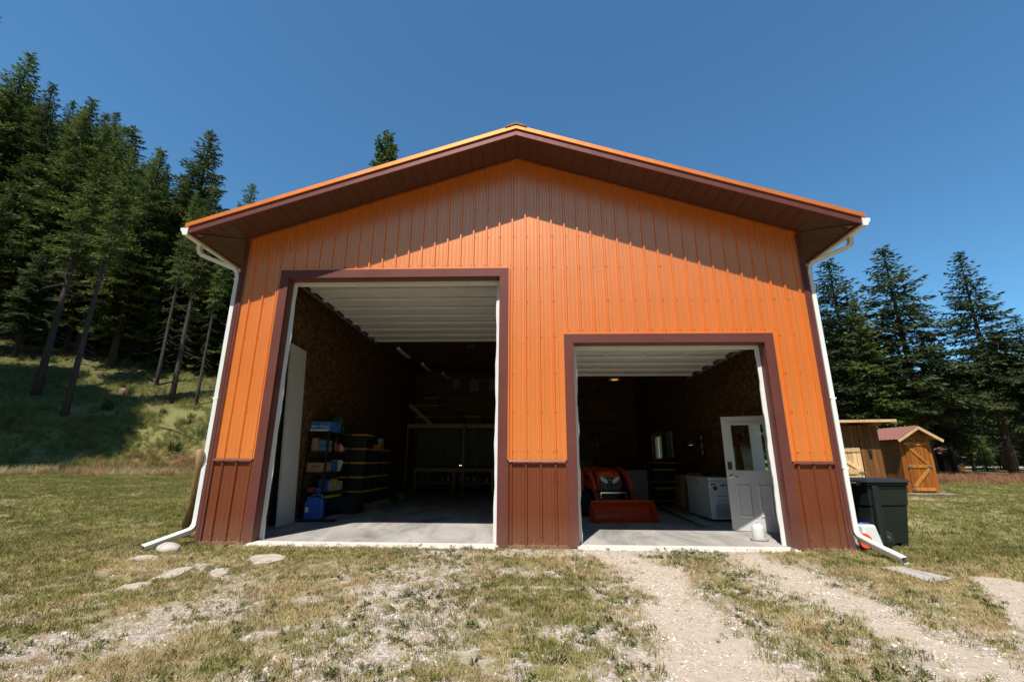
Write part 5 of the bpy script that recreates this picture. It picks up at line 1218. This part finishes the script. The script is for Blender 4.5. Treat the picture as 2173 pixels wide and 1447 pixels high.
# blue water can and the green bucket
jc = thing('water_can', 'blue plastic water can on the floor before the rack', 'can', (-4.16, 2.32, FZ+.035), rad(8))
b = MB(); b.prism([(-.17, 0), (.17, 0), (.18, .05), (.18, .34), (.15, .41), (.03, .44), (-.12, .40), (-.18, .33), (-.18, .05)], 1, -.09, .09); o = b.build('can_body', BLUEPL, jc); md = o.modifiers.new('soft', 'BEVEL'); md.width = .025; md.segments = 3
b = MB(); b.tube([(-.06, 0, .41), (-.05, 0, .47), (.06, 0, .49), (.13, 0, .45), (.14, 0, .40)], .018, 10); b.build('grip', BLUEPL, jc); b = MB(); b.lathe([(.035, .37), (.035, .43), (.0, .43)], 14, (-.13, 0, 0), cap=False); b.build('cap', BLUEPL, jc); B('sticker', WPAPER, jc, -.15, -.09, -.0915, -.0905, .15, .24)
b = MB(); b.box(-.30, .42, -.11, .11, 0, .033, .004); tag(b.build('rubber_mat', TIRE, None, (-4.16, 2.32, FZ), rad(8)), 'black rubber strip lying under the blue water can', 'mat')
b = MB(); b.lathe([(.10, 0), (.13, .24), (.138, .245), (.138, .26), (.125, .26)], 18); tag(b.build('bucket', flat('green_plastic', (.03, .22, .13), .4), None, (-3.72, 7.05, FZ)), 'small green bucket at the end of the tote stack', 'bucket')
# back wall: loft shelf, braces, totes above, pictures, pegboard, bench
BY = DEPTH-.12
lf = thing('loft_shelf', 'long lumber loft shelf with a diagonal brace on the back wall', 'shelf', (0, 0, 0))
B('shelf_deck', LUMBER, lf, -4.68, -.2, 10.95, BY-.005, 2.62, 2.64); B('shelf_beam', LUMBER, lf, -4.68, -.2, 10.90, 10.945, 2.48, 2.645)
b = MB(); b.bar((-4.55, 10.88, 3.42), (-3.65, 10.88, 2.62), .04, .14, up=(0, 1, 0)); b = MB(); b.bar((-4.62, 10.86, 3.40), (-3.62, 10.86, 2.56), .14, .04, up=(0, 1, 0)); b.build('diagonal_brace', LUMBER, lf)
for x in (-4.66, -2.4, -.22): B('support_post', LUMBERZ, lf, x-.03, x+.03, 11.0, 11.09, 0.03, 2.475)
B('upper_shelf', LUMBER, lf, -4.68, -3.35, 11.4, BY-.005, 3.42, 3.45)
tote(-4.2, 11.7, 2.645, 'black tote with yellow lid below the upper shelf in the loft corner'); tote(-3.9, 11.75, 3.455, 'black tote with yellow lid on the upper loft shelf'); tote(-2.05, 11.5, 2.645, 'black tote with yellow lid on the long loft shelf above the pegboard')
tag(B('tool_case', flat('dark_case', (.03, .03, .035)), None, -2.75, -2.45, 11.3, 11.6, 2.642, 2.84, .02), 'black tool case beside the tote on the long loft shelf', 'case')
for i, (x0, x1, z0, z1) in enumerate(((-3.15, -2.76, 4.20, 4.72), (-2.40, -1.92, 4.08, 4.68), (-1.55, -1.05, 4.10, 4.74))):
    t = thing('framed_picture', ('smallest dark framed print high on the back wall', 'middle dark framed print high on the back wall', 'dark framed print nearest the middle pier high on the back wall')[i], 'picture', ((x0+x1)/2, BY, z0)); w_, h_ = (x1-x0)/2, z1-z0
    for q in ((-w_, w_, 0, .035), (-w_, w_, h_-.035, h_), (-w_, -w_+.035, .0352, h_-.0352), (w_-.035, w_, .0352, h_-.0352)): B('frame', BLACK, t, q[0], q[1], -.03, -.002, q[2], q[3])
    B('print', flat('faded_print%d' % i, (.17, .16, .15)), t, -w_+.036, w_-.036, -.012, -.004, .036, h_-.036)
pgb = thing('pegboard', 'pale pegboard on the back wall above the bench', 'board', (0, 0, 0)); B('board', flat('pegboard_tan', (.14, .125, .10), .7), pgb, -4.5, -1.3, BY-.02, BY-.003, 1.02, 2.45)
tr2 = random.Random(3)
for i in range(26):
    x = -4.35+(i % 13)*.235+tr2.uniform(-.04, .04); z = 2.2 if i < 13 else 1.65; L = tr2.uniform(.16, .36); k = tr2.choice((0, 0, 1, 2)); b = MB()
    if k == 0: b.bar((x, BY-.035, z), (x, BY-.035, z-L), .022, .02); b.box(x-.045, x+.045, BY-.05, BY-.024, z-.05, z)
    elif k == 1: b.bar((x, BY-.035, z), (x+.03, BY-.035, z-L), .018, .02); b.bar((x, BY-.035, z-L*.35), (x-.04, BY-.035, z-L), .018, .02)
    else: b.lathe([(.0, 0), (.07, .0), (.07, .03), (.0, .03)], 14, (x, BY-.055, z-.1), cap=False); b.bar((x, BY-.036, z), (x, BY-.036, z-.12), .03, .02)
    o = b.build('hand_tool', BLACK if i % 3 else flat('tool_grip%d' % i, (.30, .06, .03))); tag(o, 'hand tool hanging on the pegboard above the bench', 'tool', 'hand tools on the pegboard')
wbn = thing('workbench', 'long lumber workbench with a low shelf along the back wall', 'workbench', (0, 0, 0)); B('bench_top', LUMBER, wbn, -4.4, -1.2, 11.3, BY-.022, .90, .94); B('bench_apron', LUMBER, wbn, -4.4, -1.2, 11.27, 11.298, .80, .938); B('bench_shelf', LUMBER, wbn, -4.38, -1.22, 11.35, BY-.03, .36, .385)
for x in (-4.35, -2.8, -1.27): B('leg', LUMBERZ, wbn, x-.04, x+.04, 11.31, 11.349, .03, .799)
for i in range(11):
    x = -4.1+i*.26; h = tr2.uniform(.12, .30); r_ = tr2.uniform(.04, .075); b = MB(); b.lathe([(r_, 0), (r_, h*.8), (r_*.55, h*.9), (r_*.55, h)], 12); o = b.build('paint_can', flat('can%d' % i, tr2.choice(((.5, .5, .5), (.45, .42, .38), (.1, .22, .24), (.3, .3, .32)))), None, (x, 11.55, .387)); tag(o, 'can or jar stored on the low shelf of the workbench', 'can', 'cans on the bench shelf')
b = MB(); b.box(-.06, .06, -.05, .05, 0, .16, .01); gl = thing('twin_light_case', 'small charger with two glowing dots on the bench beside the ladder', 'device', (-2.55, 11.42, .942)); b.build('case', BLACK, gl)  # plain case added to carry two bright dots of unknown source
for x in (-.028, .028):
    b = MB(); b.lathe([(.0, 0), (.014, .004), (.0, .012)], 10, cap=False); o = b.build('glowing_dot', pm('dot_glow', (1, .9, .7), .4, 0, 1, emit=((1, .88, .6), 3.0)), gl); o.location = (x, -.052, .10); o.rotation_euler = (rad(90), 0, 0)
# ladder
LADM = pm('dull_aluminium', (.22, .22, .22), .55, .15, 8, metal=.5)
ld = thing('folding_ladder', 'grey aluminium folding ladder leaning upright before the loft shelf', 'ladder', (-2.05, 10.55, FZ))
def lx(z): return .30-.075*z if z < .6 else .255-.055*(z-.6)/2.5*1.4
for s in (-1, 1):
    b = MB(); b.tube([(s*.33, 0, 0), (s*.25, .04, .55), (s*.235, .12, 1.6), (s*.22, .20, 2.45)], .018, 8); b.build('rail', LADM, ld)
    b = MB(); b.tube([(s*.22, .20, 2.45), (s*.30, .24, 2.95)], .016, 8); b.build('rail_end', LADM, ld)
for i in range(9):
    z = .28+i*.29; w_ = .30 if z < .5 else .24; b = MB(); b.bar((-w_, .08*z, z), (w_, .08*z, z), .05, .025); b.build('rung', LADM, ld)
# hanging tube lights and the opener motor
for i, (x, y) in enumerate(((-3.6, 6.0), (-3.4, 8.2), (-3.0, 9.8))):
    t = thing('tube_light', ('unlit tube light fixture hanging nearest the big door', 'unlit tube light fixture hanging in the middle of the left bay', 'unlit tube light fixture hanging nearest the back wall')[i], 'light fixture', (x, y, 4.36)); b = MB(); b.prism([(-.06, 0), (.06, 0), (.03, .06), (-.03, .06)], 1, -.6, .6); b.build('housing', DOORWHITE, t)
    for yy in (-.45, .45): B('chain', GALV, t, -.003, .003, yy-.003, yy+.003, .061, .60)
t = thing('door_opener', 'dark overhead door opener motor hanging from the ceiling', 'opener', (-1.45, 5.3, 4.30)); B('motor_box', BLACK, t, -.12, .12, -.2, .2, 0, .2, .02); B('hanger', GALV, t, -.11, -.09, -.02, .0, .201, .66); B('hanger', GALV, t, .09, .11, -.02, .0, .201, .66)

# ================================================================== INSIDE, RIGHT BAY
tr = thing('tractor', 'small orange tractor with front loader bucket parked facing the right door', 'tractor', (2.20, 2.52, FZ), rad(10.7))
b = MB(); W2b = .67                          # bucket: curved shell between two side plates
prof = [(.0, .015), (.30, .012), (.42, .05), (.47, .14), (.45, .26), (.38, .36), (.33, .385)]
vs = []; n = len(prof)
for x in (-W2b, W2b):
    for (y, z) in prof: vs.append((x, y, z))
for x in (-W2b, W2b):
    for (y, z) in prof: vs.append((x, y+.018 if y > .2 else y, z-.012 if z < .1 else z))
b.add(vs, [(i, i+1, n+i+1, n+i) for i in range(n-1)]+[(2*n+i, 3*n+i, 3*n+i+1, 2*n+i+1) for i in range(n-1)]); b.build('bucket_shell', TRORANGE, tr)
for s in (-1, 1):
    b = MB(); xx = s*W2b; b.prism([(.0, .015), (.05, .012), (.43, .03), (.48, .14), (.46, .27), (.37, .385), (.30, .385)], 0, xx-.006, xx+.006); b.build('bucket_side', TRORANGE, tr)
B('cutting_edge', flat('worn_steel', (.22, .16, .13), .4), tr, -W2b-.01, W2b+.01, -.03, .10, .0, .011); B('top_lip', TRORANGE, tr, -W2b, W2b, .30, .40, .386, .402)
for s in (-1, 1):
    b = MB(); x = s*.42; b.sweep([(x, .50, .22), (x, .62, .32), (x, .85, .66), (x, 1.10, .93), (x, 1.45, 1.02), (x, 1.75, .98)], [(-.03, -.06), (.03, -.06), (.03, .06), (-.03, .06)], (1, 0, 0) if False else (0, 0, 1)); b.build('loader_arm', TRORANGE, tr)
    b = MB(); b.tube([(x, .58, .50), (x, .95, .72)], .022, 8); b.tube([(x, .95, .72), (x, 1.3, .85)], .032, 8); b.build('hydraulic_ram', BLACK, tr)
    b = MB(); b.box(x-.04, x+.04, 1.70, 1.80, .35, 1.02, .01); b.build('loader_post', TRORANGE, tr)
for k, x in enumerate((-.39, -.36, .36, .39)):
    b = MB(); b.tube([(x, 1.7, .80), (x*.97, 1.35, .90), (x*.95, 1.0, .80), (x*.93, .75, .55), (x*.95, .62, .46)], .009, 6); b.build('hydraulic_hose', BLACK, tr)
for s_x in (-1, 1):
    for (yy, zz) in ((.60, .30), (1.10, .93), (1.74, .98)):
        b = MB(); b.tube([(s_x*.375, yy, zz), (s_x*.465, yy, zz)], .018, 8); b.build('pivot_pin', GALV, tr)
B('cross_tube', TRORANGE, tr, -.44, .44, .64, .70, .34, .40, .012)
hood = MB()                                   # hood: lofted with a rounded brow
rows = []
for (y, w_, zt) in ((1.02, .25, .93), (1.06, .28, .97), (1.20, .30, 1.02), (1.6, .31, 1.06), (2.0, .31, 1.08)):
    rows.append([(-w_, y, .58), (-w_, y, zt-.12), (-w_*.86, y, zt-.03), (-w_*.45, y, zt), (w_*.45, y, zt), (w_*.86, y, zt-.03), (w_, y, zt-.12), (w_, y, .58)])
hood.smooth = True
hood.add([p for r_ in rows for p in r_], [(i*8+j, i*8+j+1, (i+1)*8+j+1, (i+1)*8+j) for i in range(len(rows)-1) for j in range(7)]+[(7, 6, 5, 4, 3, 2, 1, 0)]); hood.build('hood', TRORANGE, tr)
B('grille', BLACK, tr, -.24, .24, .985, 1.015, .55, .84, .02)
for s in (-1, 1):
    b = MB(); b.prism([(s*.05, .74), (s*.09, .71), (s*.20, .78), (s*.235, .86), (s*.17, .86), (s*.07, .80)], 1, .972, .99); b.build('headlight', LENS, tr)
    for k in range(3): b = MB(); b.bar((s*.22, .978, .72-.055*k), (s*.09, .978, .66-.055*k), .016, .015, up=(0, 1, 0)); b.build('grille_slat', flat('grille_grey', (.06, .06, .065), .3), tr)
b = MB(); b.M = Matrix.Translation((0, .98, .79)) @ Matrix.Rotation(rad(90), 4, 'X'); b.lathe([(.0, .0), (.03, .0), (.032, .006), (.0, .014)], 14, cap=False); b.build('emblem', CHROME, tr)
b = MB(); b.bar((-.30, .80, .53), (.30, .80, .53), .02, .02); b.bar((-.29, .80, .42), (-.29, .80, .53), .02, .02); b.bar((.29, .80, .42), (.29, .80, .53), .02, .02); b.build('brush_guard', CHROME, tr)
B('frame', BLACK, tr, -.20, .20, .95, 2.6, .36, .56, .02); B('front_axle', BLACK, tr, -.45, .45, 1.28, 1.40, .24, .34, .02)
def wheel(x, y, r_, w_, nm='wheel'):
    b = MB(); b.M = Matrix.Translation((x, y, r_)) @ Matrix.Rotation(rad(90), 4, 'Y'); b.lathe([(r_*.55, -w_/2), (r_*.92, -w_/2), (r_, -w_*.36), (r_, w_*.36), (r_*.92, w_/2), (r_*.55, w_/2)], 26)
    for k in range(18):
        a = k*2*math.pi/18; b.M = Matrix.Translation((x, y, r_)) @ Matrix.Rotation(a, 4, 'X'); b.box(-w_*.48, w_*.48, -.015, .015, r_*.97, r_*1.03)
    o = b.build(nm, TIRE, tr); h_ = MB(); h_.M = Matrix.Translation((x, y, r_)) @ Matrix.Rotation(rad(90), 4, 'Y'); h_.lathe([(.0, -w_*.3), (r_*.54, -w_*.42), (r_*.54, w_*.42), (.0, w_*.3)], 16, cap=False); h_.build('rim', TRORANGE, o)
for s in (-1, 1):
    wheel(s*.52, 1.34, .27, .2); wheel(s*.56, 2.55, .40, .30)
    b = MB(); b.prism([(2.10, .55), (2.15, .80), (2.40, .90), (2.75, .90), (2.98, .78), (2.98, .72), (2.72, .85), (2.42, .85), (2.2, .76), (2.15, .55)], 0, s*.56-.17, s*.56+.17); b.build('fender', TRORANGE, tr)
    b = MB(); b.tube([(s*.40, 2.85, .7), (s*.40, 2.85, 1.75), (s*.34, 2.85, 1.85)], .03, 8); b.build('roll_bar_post', BLACK, tr)
b = MB(); b.tube([(-.34, 2.85, 1.85), (.34, 2.85, 1.85)], .03, 8); b.build('roll_bar_top', BLACK, tr)
b = MB(); b.box(-.24, .24, 2.35, 2.75, .80, .90, .04); b.box(-.24, .24, 2.70, 2.80, .88, 1.25, .04); b.build('seat', BLACKPL, tr)
b = MB(); pts = [(.17*math.cos(a), 2.14+.05*math.sin(a), 1.14+.16*math.sin(a)) for a in np.linspace(0, 6.283, 17)]; b.tube(pts, .014, 6, cap=False); b.tube([(0, 2.14, 1.14), (0, 2.05, .95)], .02, 6); b.build('steering_wheel', BLACK, tr)
# freezer
fz = thing('chest_freezer', 'white chest freezer with stickers on its end, against the right wall', 'freezer', (4.33, 3.62, FZ)); b = MB(); b.box(-.33, .33, -.68, .68, .04, .80, .02); b.build('freezer_body', FREEZER, fz)
b = MB(); b.box(-.345, .335, -.69, .69, .803, .875, .015); b.build('freezer_lid', FREEZER, fz)
for x in (-.28, .28):
    for y in (-.6, .6): B('foot', BLACK, fz, x-.03, x+.03, y-.03, y+.03, .0, .042)
for k in range(11): B('vent_slot', flat('vent_dark', (.10, .11, .12)) if k == 0 else bpy.data.materials['vent_dark'], fz, -.22, .26, -.6825, -.681, .09+k*.022, .10+k*.022)
ye = -.6815
RED = flat('sticker_red', (.45, .04, .04)); ORS = flat('sticker_orange', (.55, .12, .05)); TEALS = flat('sticker_teal', (.05, .25, .32)); DRK = flat('sticker_dark', (.10, .02, .03))
b = MB(); b.M = Matrix.Translation((-.20, ye, .66)) @ Matrix.Rotation(rad(90), 4, 'X'); b.lathe([(.0, 0), (.045, 0), (.045, .001), (.0, .001)], 18, cap=False); b.build('round_sticker', DRK, fz)
B('word_sticker', DRK, fz, -.28, -.19, ye-.001, ye, .725, .75)
b = MB(); b.prism([(-.10, .70), (.06, .70), (.03, .74), (.005, .72), (-.02, .765), (-.05, .725), (-.075, .745)], 1, ye-.001, ye); b.build('mountain_sticker', TEALS, fz)
b = MB()
for (p_, q_) in (((.12, .77), (.19, .68)), ((.26, .77), (.19, .68)), ((.15, .77), (.19, .72)), ((.23, .77), (.19, .72)), ((.12, .70), (.17, .75)), ((.26, .70), (.21, .75))): b.bar((p_[0], ye-.0005, p_[1]), (q_[0], ye-.0005, q_[1]), .014, .001, up=(0, 1, 0))
b.build('antler_sticker', ORS, fz); B('word_sticker', ORS, fz, .10, .27, ye-.001, ye, .64, .655)
for k, z in enumerate((.50, .405, .345)): B('red_notice', RED, fz, -.17, .05-.02*k, ye-.001, ye, z, z+.013)
b = MB(); b.box(-.36, -.3455, -.10, .02, .74, .82, .006); b.build('lid_latch', GREYPL, fz)
# floor pipe, cabinet, shelf unit, boxes
b = MB(); b.tube([(3.52, 2.05, FZ+.045), (3.60, 3.9, FZ+.045), (3.66, 5.6, FZ+.045)], .045, 12); tag(b.build('floor_pipe', flat('green_grey_pipe', (.17, .21, .18), .4)), 'long grey-green pipe lying on the floor before the freezer', 'pipe')
t = thing('metal_cabinet', 'low grey metal cabinet behind the tractor', 'cabinet', (3.35, 6.9, FZ)); B('cabinet_body', flat('cabinet_grey', (.25, .26, .27), .5), t, -.3, .3, -.25, .25, 0, .95, .01); B('cabinet_door', flat('cabinet_grey2', (.27, .28, .29), .5), t, -.28, .28, -.268, -.252, .05, .92, .006)
t = thing('tote_shelf', 'dark shelf unit of totes beside the grey cabinet', 'shelf', (4.15, 6.9, FZ))
for x in (-.45, .45):
    for y in (-.25, .25): B('post', BLACK, t, x-.02, x+.02, y-.02, y+.02, 0, 1.25)
for z in (.1, .62, 1.15): B('shelf', LUMBER, t, -.45, .45, -.27, .27, z, z+.025)
tote(4.15, 6.9, FZ+.126, 'black tote with yellow lid on the bottom of the dark shelf unit'); tote(4.15, 6.9, FZ+.646, 'black tote with yellow lid on the middle of the dark shelf unit')
for i, (x, y, z, w_, h_) in enumerate(((4.40, 5.6, FZ, .45, .55), (4.38, 5.6, FZ+.552, .36, .3), (4.45, 5.05, FZ, .38, .7), (4.42, 5.0, FZ+.702, .25, .22))):
    t = thing('cardboard_box', ('large floor carton', 'smaller carton on top of the large one', 'tall carton', 'small carton on the tall one')[i]+' between the freezer and the dark shelf unit', 'box', (x, y, z)); B('carton', CARD, t, -w_/2, w_/2, -.22, .22, 0, h_, .004); B('tape', flat('packing_tape', (.48, .36, .2), .25) if i == 0 else bpy.data.materials['packing_tape'], t, -.03, .03, -.222, -.2205, .0, h_-.01)
p = onX(1490, 945, 4.68); t = thing('wall_sign', 'dark narrow upright sign with pale marks on the right wall', 'sign', (4.686, float(p[1]), float(p[2])-.35)); B('sign_board', BLACK, t, -.012, 0, -.12, .12, 0, .7)
b = MB(); pts = [(-.0135, .06*math.cos(a), .35+.07*math.sin(a)) for a in np.linspace(0, 6.283, 17)]; b.tube(pts, .008, 5, cap=False); b.build('pale_ring', WPAPER, t)
for z in (.12, .50): B('pale_bar', WPAPER, t, -.0135, -.0122, -.05, .05, z, z+.10)
tag(B('fuse_panel', flat('panel_grey', (.33, .33, .32), .5), None, 4.62, 4.686, 7.35, 7.85, 1.35, 2.15, .01), 'grey electric panel on the right wall behind the hanging lamp', 'panel')
HEAT = pm('lamp_glow', (1, .6, .25), .4, 0, 1, emit=((1.0, .42, .10), .45))
p = onY(1466, 944, 5.2); t = thing('heat_lamp', 'clamp lamp with a glowing orange bulb hanging by the right wall', 'lamp', tuple(map(float, p))); b = MB(); b.lathe([(.11, 0), (.10, .03), (.05, .09), (.03, .13)], 18, cap=False); b.build('lamp_shade', GALV, t); b = MB(); b.lathe([(.0, -.012), (.045, -.005), (.05, .02), (.03, .05)], 14, cap=False); b.build('bulb', HEAT, t); b = MB(); b.tube([(0, 0, .13), (.02, 0, .45), (.15, .05, .75)], .006, 5); b.build('cord', BLACK, t)
p = onY(1304, 806, 4.6); t = thing('pendant_lamp', 'round work lamp with a dim orange bulb hanging under the ceiling', 'lamp', tuple(map(float, p))); b = MB(); b.lathe([(.16, 0), (.15, .06), (.10, .12), (.04, .14)], 20, cap=False); b.build('lamp_shade', GALV, t); b = MB(); b.lathe([(.0, -.005), (.08, .0), (.09, .03), (.04, .06)], 14, cap=False); b.build('bulb', HEAT, t); b = MB(); b.tube([(0, 0, .14), (0, 0, 4.96-float(p[2]))], .006, 5); b.build('cord', BLACK, t)
tag(B('tall_locker', flat('locker_grey', (.2, .2, .195), .5), None, 1.25, 1.85, 11.4, 12.0, FZ, 2.0, .01), 'tall grey locker against the back wall behind the tractor', 'locker')

# ================================================================== SHRUBS, STUMP AND FALLEN WOOD ON THE BANK
BUSHM = foliage_mat('shrub_leaves', (0.05, 0.075, 0.016), (0.15, 0.19, 0.045), 0.3)
bush0 = [tuft(90+i, 70, .75, .30, .022, .8, BUSHM).data for i in range(3)]
for i, (px, py) in enumerate(((300, 905), (395, 905), (425, 925), (225, 870), (60, 800), (180, 800), (345, 880), (270, 835), (20, 900), (110, 770), (405, 890), (370, 958))):
    p = ground_at(px, py, 12); o = link('leafy_shrub', bush0[i % 3], None, None, tuple(p), i*1.3); o.scale = [(.5, .8, .65, 1.0)[i % 4]]*3
    tag(o, 'low leafy green shrub growing on the wooded bank', 'shrub', 'shrubs on the wooded bank')
for i, (a, c, r_) in enumerate((((228, 772), (345, 828), .07), ((20, 870), (110, 905), .05), ((330, 905), (418, 935), .045), ((150, 770), (215, 785), .06))):
    p, q = ground_at(*a, 12), ground_at(*c, 12); m_ = (p+q)/2; b = MB(); b.tube([tuple(p+[0, 0, .05]), tuple(m_+[0, 0, .12+r_]), tuple(q+[0, 0, .06])], [r_, r_*.9, r_*.55], 8)
    tag(b.build('fallen_branch', TWIG), ('long fallen branch lying along the top of the sunny bank', 'fallen branch in the dark shade of the bank', 'thin fallen branch at the low end of the bank', 'fallen branch under the trees at the upper slope')[i], 'branch')
p = ground_at(262, 838, 12); b = MB(); b.lathe([(.34, -.1), (.27, .1), (.25, .36), (.17, .42), (.0, .38)], 14, cap=False); tag(b.build('tree_stump', wood('rotten_stump', (.16, .07, .03), (.32, .17, .08)), None, tuple(p)), 'broken reddish tree stump on the sunny bank', 'stump')
